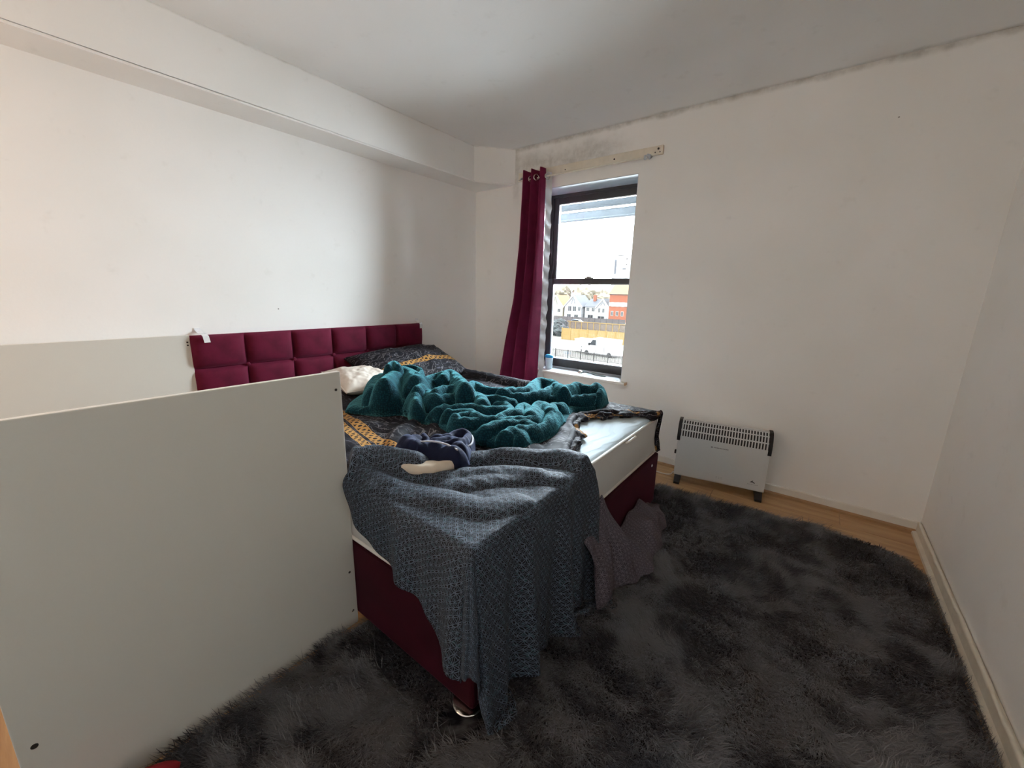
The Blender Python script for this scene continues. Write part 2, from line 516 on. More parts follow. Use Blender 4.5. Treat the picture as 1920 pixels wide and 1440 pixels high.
# sash fastener on the meeting rail
lt = wbox('sash_lock', (1.06, FY + 0.004, 1.362), (1.14, FY + 0.030, 1.370), M['chrome'], win, 0.002)
box('lever', (1.075, FY - 0.002, 1.370), (1.125, FY + 0.014, 1.380), M['chrome'], lt, 0.003)
# inner white reveal lining at the head, sill board with a horn past the opening
wbox('head_lining', (WX0, 0.0, WZ1 - 0.006), (WX1, FY + 0.03, WZ1 - 0.0005), M['upvc'], win, 0.001)
wbox('side_lining', (WX1 - 0.004, 0.002, WZ0 + 0.015), (WX1 - 0.0005, FY + 0.03, WZ1 - 0.006), M['upvc'], win, 0.001)
wbox('side_lining', (WX0 + 0.0005, 0.002, WZ0 + 0.015), (WX0 + 0.004, FY + 0.03, WZ1 - 0.006), M['upvc'], win, 0.001)
wbox('sill', (WX0 - 0.05, -0.045, WZ0 - 0.008), (WX1 + 0.05, -0.0005, WZ0 + 0.014), M['gloss'], win, 0.006)
wbox('sill_board', (WX0 + 0.001, -0.004, WZ0 + 0.0005), (WX1 - 0.001, FY + 0.03, WZ0 + 0.016), M['upvc'], win, 0.003)
wbox('sill_end_chip', (WX1 + 0.044, -0.046, WZ0 - 0.008), (WX1 + 0.052, -0.001, WZ0 + 0.013), M['wood_trim'], win, 0.002)
# brick sill and soffit outside
ext = struct(empty('trim_3', (0, 0.3, 2.3)))
M['fascia'] = plain('grey fascia', (0.036, 0.046, 0.055), 0.6)
M['fascia_pale'] = plain('pale soffit', (0.050, 0.060, 0.070), 0.7)
def ebox(name, lo, hi, m):
    o = box(name, lo, hi, m, ext, 0.01); o.location = (0, -0.3, -2.3)
ebox('soffit_board', (-3.0, 0.32, 2.33), (4.0, 1.55, 2.36), M['fascia_pale'])
ebox('gutter', (-3.0, 1.20, 2.030), (4.0, 1.30, 2.112), M['fascia'])
ebox('fascia_board', (-3.0, 1.31, 2.16), (4.0, 1.35, 2.335), M['fascia_pale'])

# timber batten above the window, curtain rod, curtain
bat = struct(box('trim_2', (0.50, -0.022, 2.150), (1.690, -0.0005, 2.205), M['gloss_old'], bev=0.003))
for x, z, r in ((1.660, 2.185, .007), (1.640, 2.165, .004), (1.672, 2.164, .004), (1.35, 2.172, .006), (0.95, 2.165, .004)):
    lathe('screw_hole', [(r, -0.003), (r, 0.0015)], M['hole'], bat, (x, -0.0225, z), 10, (math.radians(90), 0, 0))
rod = empty('curtain_rod', (0, 0, 2.14))
RZ = lambda x: 2.124 + 0.004 * (x - 0.5)
def wt(o, z=-2.14): o.location = (o.location.x, o.location.y, o.location.z + z); return o
wt(tube('pole', [(0.54, -0.075, RZ(0.54)), (1.0, -0.075, RZ(1.0)), (1.605, -0.075, RZ(1.605))], 0.0055, M['rod'], rod, 10))
for x in (0.56, 1.605):
    bk = wt(tube('bracket', [(x, -0.001, 2.152), (x, -0.030, 2.150), (x, -0.060, 2.145), (x, -0.075, RZ(x))], [0.012, 0.010, 0.009, 0.010], M['upvc'], rod, 12))
for x in (1.595, 1.624):
    lathe('ring_stop', [(0.0, -0.006), (0.013, -0.006), (0.016, 0), (0.013, 0.006), (0.0, 0.006)], M['upvc'], rod, (x, -0.075, RZ(x) - 2.14), 16, (0, math.radians(90), 0))
tag(rod, 'thin white curtain rod with a round end bracket above the window', 'curtain rod')

# curtain: burgundy face, silver lining folded round its right edge
M['curtain'] = velvet('burgundy curtain', (0.135, 0.010, 0.040), 0.4)
M['lining'] = plain('silver blackout lining', (0.62, 0.62, 0.64), 0.35, nscale=18, namt=0.15, bump=0.3)
def curtain_surface(nu, nv, off, u0=0.0, u1=1.0):
    u = np.linspace(u0, u1, nu)[:, None]; v = np.linspace(0, 1, nv)[None, :]
    z = 2.182 - v * (2.182 - 0.03) + 0 * u
    # left and right edge as the cloth falls and is pushed away by the bed
    zl = [0.0, 0.35, 0.8, 1.18, 1.6, 2.0, 2.205]
    L = np.interp(z, zl, [0.400, 0.440, 0.505, 0.572, 0.600, 0.608, 0.610])
    Rg = np.interp(z, zl, [0.805, 0.805, 0.806, 0.810, 0.812, 0.812, 0.812])
    amp = np.interp(z, zl, [0.062, 0.062, 0.060, 0.050, 0.040, 0.034, 0.030])
    ph = u * 2 * np.pi * 2.5 + 0.5 * np.sin(v * 2.2) + 0.3
    x = L + (Rg - L) * (u + 0.055 * np.sin(ph * 1.0 + 2.4) * u * (1 - u) * 4)
    y = -0.088 - amp * np.sin(ph) - np.interp(z, zl, [0.06, 0.05, 0.03, 0.015, 0.005, 0, 0])
    y = y + 0.008 * vnoise(u * 9 + 0 * v, v * 3 + 0 * u, 3)
    y = np.minimum(y + off, -0.012)
    zt = z + (v < 0.02) * 0.006 * np.sin(ph)
    return np.stack([x, y, zt], -1)
cur = empty('curtain', (0.65, -0.08, 0.03))
G = curtain_surface(110, 90, 0.0)
me = np_mesh('curtain_face', G - np.array([0.65, -0.08, 0.03]), grid_faces(110, 90))
cf_ = obj('cloth', me, M['curtain'], cur)
sm = cf_.modifiers.new('thick', 'SOLIDIFY'); sm.thickness = 0.0025
# lining: a narrow turned strip at the right edge, behind the face
n1, n2 = 14, 90
u = np.linspace(0, 1, n1)[:, None]
E1 = G[-1][None]
x = E1[..., 0] + 0.004 + 0.026 * u + 0.004 * np.sin(E1[..., 2] * 40) * u
yy = np.minimum(E1[..., 1] + 0.004 + 0.045 * u + 0.008 * np.sin(E1[..., 2] * 55 + 3 * u), -0.008)
Lg = np.stack([x, yy, E1[..., 2] - 0.02 + 0 * u], -1)
obj('lining', np_mesh('lining', Lg - np.array([0.65, -0.08, 0.03]), grid_faces(n1, n2)), M['lining'], cur)
for x_, y_ in ((0.812, -0.080), (0.72, -0.10), (0.655, -0.08)):
    r = 0.021
    bm = bmesh.new()
    pts = [(0, r * math.cos(t), r * math.sin(t)) for t in np.linspace(0, 2 * math.pi, 25)]
    add_tube(bm, pts, 0.0045, 8, False)
    obj('eyelet', bm_mesh('eyelet', bm, True), M['chrome'], cur, (x_ - 0.65 + 0.012, y_ + 0.08 + 0.006, RZ(x_) - 0.03), (0, 0, math.radians(-35)))
tag(cur, 'burgundy eyelet curtain with silver lining, drawn to the left of the window', 'curtain')

# things on the sill
M['tub'] = plain('clear plastic tub', (0.62, 0.75, 0.82), 0.25, nscale=30, namt=0.12)
M['lid_blue'] = plain('blue lid', (0.02, 0.30, 0.62), 0.35)
M['tub_dark'] = plain('dark tub print', (0.03, 0.05, 0.10), 0.5)
SZ = WZ0 + 0.0165
tub = empty('plastic_tub', (0.835, 0.050, SZ))
lathe('body', [(0.0, 0.0), (0.027, 0.0), (0.029, 0.004), (0.033, 0.095), (0.033, 0.102), (0.0, 0.102)], M['tub'], tub)
ld = lathe('lid', [(0.0, 0.100), (0.036, 0.100), (0.038, 0.104), (0.038, 0.114), (0.034, 0.120), (0.028, 0.124), (0.0, 0.124)], M['lid_blue'], tub)
box('print', (-0.036, -0.012, 0.02), (-0.029, 0.012, 0.085), M['tub_dark'], tub, 0.002)
tag(tub, 'small pale plastic tub with a bright blue lid on the window sill', 'tub')
cab = empty('window_cable', (1.18, 0.02, SZ))
lathe('plug', [(0.0, 0.0), (0.013, 0.0), (0.015, 0.004), (0.015, 0.022), (0.010, 0.034), (0.0, 0.034)], M['chrome'], cab, (0.0, -0.01, 0.016), 16, (math.radians(75), 0, math.radians(-20)))
pts = [(0.0, 0.01, 0.016), (0.03, 0.02, 0.02), (0.07, 0.03, 0.012), (0.12, 0.02, 0.006), (0.17, 0.03, 0.005), (0.19, 0.05, 0.005), (0.15, 0.06, 0.005), (0.09, 0.055, 0.008), (0.05, 0.05, 0.014), (0.02, 0.035, 0.018)]
tube('cord', [tuple(p) for p in resample(pts, 50)], 0.0045, M['black_plastic'], cab, 8)
tag(cab, 'short looped black cord with a metal end lying on the window sill', 'cable')

# ------------------------------------------------------------------ bed: base, mattress, headboard
YN, YFR = -2.245, -0.665
base = empty('divan_base', (1.05, (YN + YFR) / 2, 0))
def rel(o, p): o.location = (o.location.x - p.location.x, o.location.y - p.location.y, o.location.z - p.location.z); return o
for x0, x1 in ((0.075, 1.066), (1.068, 2.060)):
    rel(box('divan_box', (x0, YN, 0.035), (x1, YFR, 0.343), M['divan'], base, 0.012, 3), base)
for x in (0.16, 0.98, 1.15, 2.01):
    for y in (YN + 0.055, YFR - 0.07):
        lathe('glide_foot', [(0.0, 0), (0.020, 0), (0.026, 0.006), (0.026, 0.026), (0.030, 0.030), (0.030, 0.036), (0.0, 0.036)], M['chrome'], base, (x - 1.05, y - base.location.y, 0), 20)
lathe('castor_cup', [(0.0, 0.0), (0.046, 0.0), (0.049, 0.002), (0.049, 0.006), (0.046, 0.008), (0.0, 0.008)], M['chrome'], base, (2.024 - 1.05, YN + 0.022 - base.location.y, 0.026), 32)
lathe('vent_button', [(0.0, 0), (0.008, 0), (0.006, 0.003), (0.0, 0.004)], M['gloss'], base, (2.0605 - 1.05, -0.778 - base.location.y, 0.299), 14, (0, math.radians(90), 0))
tag(base, 'burgundy fabric divan bed base on small chrome feet, under the mattress', 'bed base')

def mattress_mat(top):
    k = NT('mattress top' if top else 'mattress border'); c = k.coord()
    if top:
        w1 = k.n('ShaderNodeTexWave', Scale=4.5, Distortion=9.0, Detail=2.0); w1.inputs['Detail Scale'].default_value = 0.8; k.l(c, w1.inputs[0])
        h = k.ramp(w1.outputs['Fac'], 0.0, 0.5); k.bump(h, 0.25, 0.010)
        col = k.mix(h, (0.55, 0.66, 0.72), (0.58, 0.69, 0.75))
    else:
        f = k.noise(c, 260, 2, 0.6); k.bump(f, 0.25, 0.003)
        col = k.mix(k.noise(c, 5, 3), (0.56, 0.56, 0.55), (0.64, 0.64, 0.62))
    return k.set(col, 0.75, spec=0.2)
M['mat_top'] = mattress_mat(True); M['mat_side'] = mattress_mat(False)
MZ = 0.574
mat = empty('mattress', (1.05, (YN + YFR) / 2, 0.345))
def mattress_block(name, x0, x1, y0, y1, z0, z1, rad, mt, n=14):
    # rounded-corner slab
    pts = []
    for cx, cy, a0 in ((x1 - rad, y1 - rad, 0), (x0 + rad, y1 - rad, 90), (x0 + rad, y0 + rad, 180), (x1 - rad, y0 + rad, 270)):
        for t in range(n + 1):
            a = math.radians(a0 + 90 * t / n); pts.append((cx + rad * math.cos(a), cy + rad * math.sin(a)))
    return pts
def slab(name, pts, zs, insets, mt, parent):
    bm = bmesh.new(); P = np.array(pts); cen = P.mean(0); rings = []
    for z, ins in zip(zs, insets):
        Q = P - np.sign(P - cen) * np.minimum(ins, 1)
        rings.append([bm.verts.new((q[0], q[1], z)) for q in Q])
    for a, b in zip(rings, rings[1:]):
        for k in range(len(a)):
            f = bm.faces.new((a[k], a[(k + 1) % len(a)], b[(k + 1) % len(a)], b[k])); f.smooth = True
    bm.faces.new(rings[0][::-1]); bm.faces.new(rings[-1])
    me = bpy.data.meshes.new(name); bmesh.ops.recalc_face_normals(bm, faces=bm.faces); bm.to_mesh(me); bm.free()
    return rel(obj(name, me, mt, parent), parent)
mp_ = mattress_block('m', 0.08, 2.042, YN + 0.004, YFR - 0.004, 0, 0, 0.045, None)
slab('border', mp_, [0.345, 0.350, 0.365, 0.46, 0.550, 0.562], [0.012, 0.004, 0.0, -0.003, 0.0, 0.006], M['mat_side'], mat)
slab('top_panel', mp_, [0.558, 0.566, 0.572, MZ], [0.006, 0.008, 0.018, 0.04], M['mat_top'], mat)
for z in (0.352, 0.561):
    loop = mp_ + mp_[:1]
    rel(tube('piping', [(x, y, z) for x, y in loop], 0.0065, M['gloss'], mat, 8), mat)
hd = rel(tube('handle', [(2.046, -1.185, 0.550), (2.056, -1.17, 0.553), (2.058, -1.12, 0.556), (2.056, -1.08, 0.553), (2.046, -1.065, 0.550)], 0.006, M['gloss'], mat, 8), mat)
tag(mat, 'bare white quilted mattress with grey knitted border on the burgundy divan', 'mattress')

# tufted headboard
HY0, HY1, HZ1 = -2.288, -0.705, 0.967
hb = empty('headboard', (0.03, (HY0 + HY1) / 2, 0))
rel(box('backing', (0.002, HY0, 0.02), (0.035, HY1, HZ1 - 0.004), M['velvet'], hb, 0.004), hb)
cols = 6; cw = (HY1 - HY0) / cols; rows_z = [0.967, 0.782, 0.597, 0.412, 0.227]
def cushion_mesh(w, h, d, nn=22):
    u = np.linspace(-1, 1, nn)[:, None]; v = np.linspace(-1, 1, nn)[None, :]
    X = d * ((1 - u ** 6) * (1 - v ** 6)) ** 0.55 * (1 - 0.16 * (u ** 2 + v ** 2))
    # pulled in towards the buttons at the corners
    pull = (np.abs(u) ** 3) * (np.abs(v) ** 3)
    Y = u * w / 2 * (1 - 0.015 * (1 - np.abs(v))) ; Z = v * h / 2 * (1 - 0.02 * (1 - np.abs(u)))
    X = X - d * 0.25 * pull + 0.0016 * vnoise(u * 3 + 9 + 0 * v, v * 3 + 0 * u, 4) * (1 - u ** 4) * (1 - v ** 4)
    return np_mesh('cushion', np.stack([np.maximum(X, 0.0) + 0 * u, Y + 0 * v, Z + 0 * u], -1), grid_faces(nn, nn))
cm = cushion_mesh(cw - 0.002, 0.183, 0.036); cm.materials.append(M['velvet'])
for r_ in range(len(rows_z) - 1):
    zc = (rows_z[r_] + rows_z[r_ + 1]) / 2
    for c_ in range(cols):
        o = obj('cushion', cm, None, hb, (0.034 - 0.03, HY0 + cw * (c_ + 0.5) - hb.location.y, zc))
bmq = bmesh.new(); bmesh.ops.create_uvsphere(bmq, u_segments=14, v_segments=8, radius=0.011)
for v in bmq.verts: v.co.x *= 0.55
bme = bm_mesh('button', bmq, True); bme.materials.append(M['velvet'])
for r_ in range(1, 4):
    for c_ in range(1, cols):
        obj('button', bme, None, hb, (0.046 - 0.03, HY0 + cw * c_ - hb.location.y, rows_z[r_]))
def tape(y, tilt):
    pts = [(-0.0285, 0.035), (-0.026, 0.020), (0.0, 0.006), (0.030, 0.004), (0.041, -0.006), (0.043, -0.040)]
    w = 0.014; V = []; F = []
    for i, (x, z) in enumerate(pts):
        V += [(x, y - w + tilt * i * 0.2, z + HZ1 - 0.0), (x, y + w + tilt * i * 0.2, z + HZ1)]
        if i: F.append((2 * i - 2, 2 * i - 1, 2 * i + 1, 2 * i))
    o = obj('tape_strip', np_mesh('tape', V, F, smooth=False), M['tape'], hb)
    m_ = o.modifiers.new('t', 'SOLIDIFY'); m_.thickness = 0.0015
    tag(o, 'strip of clear tape')
tape(-2.235 - hb.location.y, 0.02); tape(-0.735 - hb.location.y, -0.01)
tag(hb, 'burgundy velvet headboard tufted in squares, taped to the left wall', 'headboard')

# ------------------------------------------------------------------ cloth materials
def uvn(k):
    n = k.n('ShaderNodeUVMap'); return n.outputs[0]

def leaf_mat(name, line, ground, accent, a=0.0175):
    """flat print: leaf outlines meeting in six-pointed stars (circles on a triangular lattice)"""
    k = NT(name); uv = uvn(k)
    mp = k.n('ShaderNodeMapping'); k.l(uv, mp.inputs[0]); mp.inputs['Rotation'].default_value = (0, 0, 0.62); mp.inputs['Scale'].default_value = (1.0, 0.70, 1)
    wob = k.n('ShaderNodeTexNoise', Scale=22.0, Detail=3.0); k.l(uv, wob.inputs['Vector'])
    sc = k.n('ShaderNodeVectorMath', _operation='MULTIPLY_ADD'); k.l(wob.outputs['Color'], sc.inputs[0])
    sc.inputs[1].default_value = (0.018, 0.018, 0); k.l(mp.outputs[0], sc.inputs[2])
    x, y, _ = k.sep(sc.outputs[0])
    b = a * math.sqrt(3); ds = []; rnd = None
    for ox, oy in ((0, 0), (a / 2, b / 2)):
        px = k.math('ABSOLUTE', k.math('SUBTRACT', k.math('FLOORED_MODULO', k.math('ADD', x, ox + 100 * a), a), a / 2))
        py = k.math('ABSOLUTE', k.math('SUBTRACT', k.math('FLOORED_MODULO', k.math('ADD', y, oy + 100 * b), b), b / 2))
        for cx, cy in ((0, 0), (a, 0), (0, b)):
            dx = k.math('SUBTRACT', px, cx); dy = k.math('SUBTRACT', py, cy)
            r = k.math('SQRT', k.math('ADD', k.math('MULTIPLY', dx, dx), k.math('MULTIPLY', dy, dy)))
            ds.append(k.math('ABSOLUTE', k.math('SUBTRACT', r, a)))
    d = ds[0]
    for e in ds[1:]: d = k.math('MINIMUM', d, e)
    mask = k.math('SUBTRACT', 1.0, k.ramp(d, a * 0.015, a * 0.055))
    vor = k.n('ShaderNodeTexVoronoi', Scale=1 / (a * 0.62)); k.l(uv, vor.inputs['Vector'])
    wn = k.n('ShaderNodeTexWhiteNoise'); k.l(vor.outputs['Color'], wn.inputs[0])
    pick = k.math('MULTIPLY', k.math('GREATER_THAN', wn.outputs[0], 0.72), k.math('LESS_THAN', vor.outputs['Distance'], 0.45))
    g = k.mix(pick, ground, accent)
    k.bump(k.noise(uv, 45, 3, 0.6), 0.35, 0.006)
    return k.set(k.mix(mask, g, line), 0.72, spec=0.25)
M['leaf'] = leaf_mat('leaf print', (0.105, 0.135, 0.180), (0.004, 0.004, 0.008), (0.018, 0.046, 0.054))
M['leaf_back'] = leaf_mat('leaf print reverse', (0.17, 0.15, 0.18), (0.050, 0.042, 0.054), (0.065, 0.055, 0.068), 0.0175)

def duvet_mat(name, scale=1.0, bands=(), swirl=0.0, gold_zone=None):
    """black printed cotton: fine pale brush strokes, scrolls, gold chain bands"""
    k = NT(name); uv = uvn(k)
    mp = k.n('ShaderNodeMapping'); k.l(uv, mp.inputs[0]); mp.inputs['Scale'].default_value = (9 * scale, 60 * scale, 1); mp.inputs['Rotation'].default_value = (0, 0, 0.5)
    st = k.noise(mp.outputs[0], 1.0, 3, 0.6, 1.2)
    m = k.math('MULTIPLY', k.ramp(st, 0.56, 0.68), 0.75)
    col = k.mix(m, (0.008, 0.008, 0.013), (0.13, 0.13, 0.17))
    if swirl:
        vo = k.n('ShaderNodeTexNoise', Scale=7.0 * scale, Detail=3.0, Distortion=2.5); k.l(uv, vo.inputs['Vector'])
        s1 = k.math('ABSOLUTE', k.math('SUBTRACT', vo.outputs['Fac'], 0.5))
        sw = k.math('SUBTRACT', 1.0, k.ramp(s1, 0.008, 0.022))
        zone = k.ramp(k.noise(uv, 2.2, 1, 0.5), 0.5 - swirl * 0.2, 0.58 - swirl * 0.2)
        col = k.mix(k.math('MULTIPLY', k.math('MULTIPLY', sw, zone), 0.8), col, (0.20, 0.195, 0.21))
    x, y, _ = k.sep(uv)
    if gold_zone:
        gz = k.ramp(k.noise(uv, 3.0 * scale, 2, 0.5, 1.0), gold_zone, gold_zone + 0.03)
        ch = k.ramp(k.noise(uv, 55 * scale, 2, 0.5), 0.42, 0.5)
        col = k.mix(k.math('MULTIPLY', gz, ch), col, (0.38, 0.19, 0.05))
    for (ax, ay, bx_, by_, hw) in bands:
        L = math.hypot(bx_ - ax, by_ - ay); nx, ny = -(by_ - ay) / L, (bx_ - ax) / L; tx, ty = (bx_ - ax) / L, (by_ - ay) / L
        d = k.math('ABSOLUTE', k.math('ADD', k.math('MULTIPLY', k.math('SUBTRACT', x, ax), nx), k.math('MULTIPLY', k.math('SUBTRACT', y, ay), ny)))
        t = k.math('ADD', k.math('MULTIPLY', k.math('SUBTRACT', x, ax), tx), k.math('MULTIPLY', k.math('SUBTRACT', y, ay), ty))
        cell = hw * 1.9
        tm = k.math('SUBTRACT', k.math('FLOORED_MODULO', k.math('ADD', t, 10.0), cell), cell / 2)
        rr = k.math('SQRT', k.math('ADD', k.math('MULTIPLY', tm, tm), k.math('MULTIPLY', d, d)))
        ring = k.math('LESS_THAN', k.math('ABSOLUTE', k.math('SUBTRACT', rr, hw * 0.66)), hw * 0.26)
        link = k.math('MULTIPLY', k.math('LESS_THAN', d, hw * 0.22), k.math('GREATER_THAN', k.math('ABSOLUTE', tm), cell * 0.2))
        edge = k.math('LESS_THAN', k.math('ABSOLUTE', k.math('SUBTRACT', d, hw * 0.95)), hw * 0.1)
        msk = k.math('MAXIMUM', k.math('MAXIMUM', ring, link), edge)
        inside = k.math('MULTIPLY', k.math('LESS_THAN', d, hw * 1.1), k.math('MULTIPLY', k.math('GREATER_THAN', t, 0.0), k.math('LESS_THAN', t, L)))
        col = k.mix(k.math('MULTIPLY', inside, 0.8), col, (0.012, 0.010, 0.014))
        col = k.mix(k.math('MULTIPLY', msk, inside), col, (0.46, 0.25, 0.075))
    k.bump(k.noise(uv, 130, 3, 0.6), 0.15, 0.003)
    return k.set(col, 0.75, spec=0.2)
M['duvet'] = duvet_mat('black printed cotton', 1.0, bands=((0.55, -1.825, 1.55, -2.045, 0.024), (0.55, -1.893, 1.55, -2.105, 0.020)), swirl=0.35)
M['duvet_hem'] = duvet_mat('black printed hem', 1.6, swirl=0.9, gold_zone=0.56)
M['pillow_print'] = duvet_mat('printed pillow cotton', 1.3, bands=((-0.45, -0.12, 0.45, -0.06, 0.024),), swirl=0.9, gold_zone=0.66)

def knit_mat():
    k = NT('teal waffle fleece'); c = k.coord()
    vo = k.n('ShaderNodeTexVoronoi', Scale=105.0, Randomness=0.55); k.l(c, vo.inputs['Vector'])
    h = k.math('SUBTRACT', 1.0, vo.outputs['Distance'])
    fuzz = k.noise(c, 380, 2, 0.7)
    k.bump(k.math('ADD', h, k.math('MULTIPLY', fuzz, 0.5)), 0.5, 0.006)
    col = k.mix(k.ramp(h, 0.35, 0.9), (0.002, 0.018, 0.030), (0.005, 0.048, 0.070))
    return k.set(col, 0.9, spec=0.1, sheen=0.7, sheen_tint=(0.25, 0.85, 0.95))
M['teal'] = knit_mat()
M['navy'] = plain('navy jersey', (0.006, 0.009, 0.028), 0.8, spec=0.15, nscale=300, namt=0.2, bump=0.2, sheen=0.25, sheen_tint=(0.5, 0.6, 1.0))
M['cream'] = plain('cream lining', (0.60, 0.52, 0.42), 0.8, spec=0.15, nscale=40, namt=0.12, bump=0.2)
M['piping_pale'] = plain('pale piping', (0.45, 0.46, 0.52), 0.7)
M['pillow_white'] = plain('off white pillow cotton', (0.66, 0.60, 0.53), 0.8, spec=0.15, nscale=11, namt=0.10, bump=0.25)

def cloth(name, P, uv, mat_, parent=None, thick=0.003, origin=None, flip=False, sub=0):
    nu, nv = P.shape[:2]
    o0 = np.array(origin if origin is not None else (0, 0, 0))
    o = obj(name, np_mesh(name, P - o0, grid_faces(nu, nv, flip), uv), mat_, parent)
    if thick:
        m_ = o.modifiers.new('thickness', 'SOLIDIFY'); m_.thickness = thick; m_.offset = 1.0
    return o

# ------------------------------------------------------------------ pillows
def pillow(name, w, h, t, mt, loc, rot, seed, label, uvscale=1.0):
    n1, n2 = 60, 46
    u = np.linspace(-1, 1, n1)[:, None]; v = np.linspace(-1, 1, n2)[None, :]
    prof = np.clip((1 - np.abs(u) ** 2.6) * (1 - np.abs(v) ** 2.6), 0, 1) ** 0.55
    wr = vnoise(u * 4 + 3 + 0 * v, v * 4 + 5 + 0 * u, seed, 3)
    X = u * w / 2 * (1 - 0.07 * (1 - v * v)); Y = v * h / 2 * (1 - 0.07 * (1 - u * u))
    Zt = prof * t / 2 * (1 + 0.22 * wr) + 0.003; Zb = -prof * t / 2 * (1 + 0.1 * wr) - 0.003
    top = np.stack([X + 0 * v, Y + 0 * u, Zt], -1); bot = np.stack([X + 0 * v, Y + 0 * u, Zb], -1)
    V = np.concatenate([top.reshape(-1, 3), bot.reshape(-1, 3)])
    F = np.concatenate([grid_faces(n1, n2), grid_faces(n1, n2, True) + n1 * n2])
    # close the seam
    idx = np.arange(n1 * n2).reshape(n1, n2)
    loop = np.concatenate([idx[:-1, 0], idx[-1, :-1], idx[:0:-1, -1], idx[0, :0:-1]])
    nx = np.roll(loop, -1)
    F = np.concatenate([F, np.stack([nx, loop, loop + n1 * n2, nx + n1 * n2], 1)])
    uv = np.concatenate([top[..., :2].reshape(-1, 2), bot[..., :2].reshape(-1, 2)]) * uvscale
    p = empty(name, loc); p.rotation_euler = rot
    obj('cover', np_mesh(name, V, F, uv), mt, p)
    ed = [tuple(v_) for v_ in V[loop]]; ed.append(ed[0])
    tube('seam', ed, 0.004, mt if name != 'white_pillow' else M['pillow_white'], p, 6)
    tag(p, label, 'pillow')
    return p
pillow('white_pillow', 0.40, 0.44, 0.13, M['pillow_white'], (0.37, -1.475, 0.650), (math.radians(7), math.radians(2), math.radians(80)), 5,
       'off white pillow showing beside the printed pillow, half behind the white board')
pillow('printed_pillow', 0.80, 0.50, 0.20, M['pillow_print'], (0.31, -1.05, 0.678), (math.radians(20), math.radians(-2), math.radians(86)), 8,
       'black printed pillow with gold bands leaning on the burgundy headboard')

# ------------------------------------------------------------------ duvet cover lying over the mattress
def in_bed(P): return P
DZ = MZ + 0.006
right = [(1.62, -2.235), (1.82, -1.95), (1.972, -1.63), (1.945, -1.53), (1.872, -1.335), (1.80, -1.245), (1.765, -1.10), (1.80, -1.02), (1.87, -0.93), (1.95, -0.83), (2.035, -0.79)]
NU, NV = 190, 150
G = patch(left=[(0.16, -2.235), (0.15, -1.5), (0.16, -0.68)], bottom=[(0.16, -2.235), (0.9, -2.232), (1.62, -2.235)],
          right=right + [(2.035, -0.675)], top=[(0.16, -0.68), (1.0, -0.672), (2.035, -0.675)], nu=NU, nv=NV, relax=120)
fall = edge_falloff(NU, NV, G, 0.03)
hem = [(right[2:9], 0.030, 0.045), ([(1.80, -1.0), (1.90, -0.88), (2.03, -0.77)], 0.020, 0.05),
       ([(1.92, -1.70), (1.86, -1.45), (1.74, -1.22), (1.66, -1.05)], 0.018, 0.05),
       ([(0.45, -0.72), (0.9, -0.70), (1.3, -0.71), (1.55, -0.70)], 0.045, 0.07),
       ([(1.60, -2.10), (1.72, -1.85), (1.80, -1.62)], 0.020, 0.06),
       ([(0.9, -1.95), (1.2, -1.83), (1.45, -1.72)], 0.012, 0.06), ([(0.62, -2.0), (0.9, -1.98), (1.2, -2.1)], 0.010, 0.07),
       ([(1.20, -1.76), (1.28, -1.90), (1.42, -2.0)], 0.028, 0.045), ([(1.32, -1.72), (1.44, -1.80), (1.6, -1.83)], 0.022, 0.04)]
hgt = ridge_field(G, hem, k=4)
hgt = hgt + 0.006 * (vnoise(G[..., 0] * 9 + G[..., 1] * 4, G[..., 1] * 14, 21, 3) + 0.6) + 0.004 * (vnoise(G[..., 0] * 25, G[..., 1] * 30, 22, 2))
hgt = hgt + 0.030 * np.exp(-((G[..., 0] - 0.25) / 0.15) ** 2)
Zd = DZ + fall * (0.008 + np.maximum(hgt, 0))
duv = empty('duvet_cover', (1.0, -1.45, MZ))
oo = (1.0, -1.45, MZ)
cloth('top_cloth', np.dstack([G, Zd]), G, M['duvet'], duv, 0.003, oo)
# twisted hem along the open edge and the tail hanging over the far foot corner
he = resample(right[2:] + [(2.045, -0.72)], 90)
th = np.linspace(0, 2 * np.pi, 15)
Hm = np.zeros((90, 15, 3))
for i in range(90):
    t = he[min(i + 1, 89)] - he[max(i - 1, 0)]; t = t / np.linalg.norm(t); nrm = np.array([t[1], -t[0]])
    rr = 0.016 * (1 + 0.45 * math.sin(i * 0.55) + 0.25 * math.sin(i * 1.3 + 1)); rr = max(rr, 0.007)
    for j, a_ in enumerate(th):
        r2 = rr * (1 + 0.25 * math.cos(3 * a_ + i * 0.25))
        Hm[i, j, :2] = he[i] + nrm * (r2 * 1.35 * math.cos(a_) + 0.004)
        Hm[i, j, 2] = DZ + 0.012 + 0.9 * r2 * math.sin(a_)
Hu = np.stack(np.meshgrid(np.arange(90) * 0.012, th * 0.02, indexing='ij'), -1)
cloth('rolled_hem', Hm, Hu, M['duvet_hem'], duv, 0, oo)
n1, n2 = 12, 40
u = np.linspace(0, 1, n1)[:, None]; v = np.linspace(0, 1, n2)[None, :]
drop = v * 0.30
arc = np.minimum(drop / 0.045, 1) * np.pi / 2
wid = np.interp(v, [0, 0.2, 0.5, 1], [1, 0.55, 0.5, 0.35])
yc = -0.70 - 0.0 * v + (u - 0.5) * 0.09 * wid
X = 2.036 + 0.018 * np.sin(arc) + 0.006 * np.sin(u * 9 + v * 6) + 0.004 * v
Zc = DZ + 0.014 - 0.018 * (1 - np.cos(arc)) - np.maximum(drop - 0.045, 0)
cloth('hanging_tail', np.stack([X, yc + 0.012 * np.sin(v * 9), np.maximum(Zc + 0 * u, 0.365)], -1), np.stack([u * 0.09 + 0 * v, v * 0.3 + 0 * u], -1), M['duvet_hem'], duv, 0.006, oo)
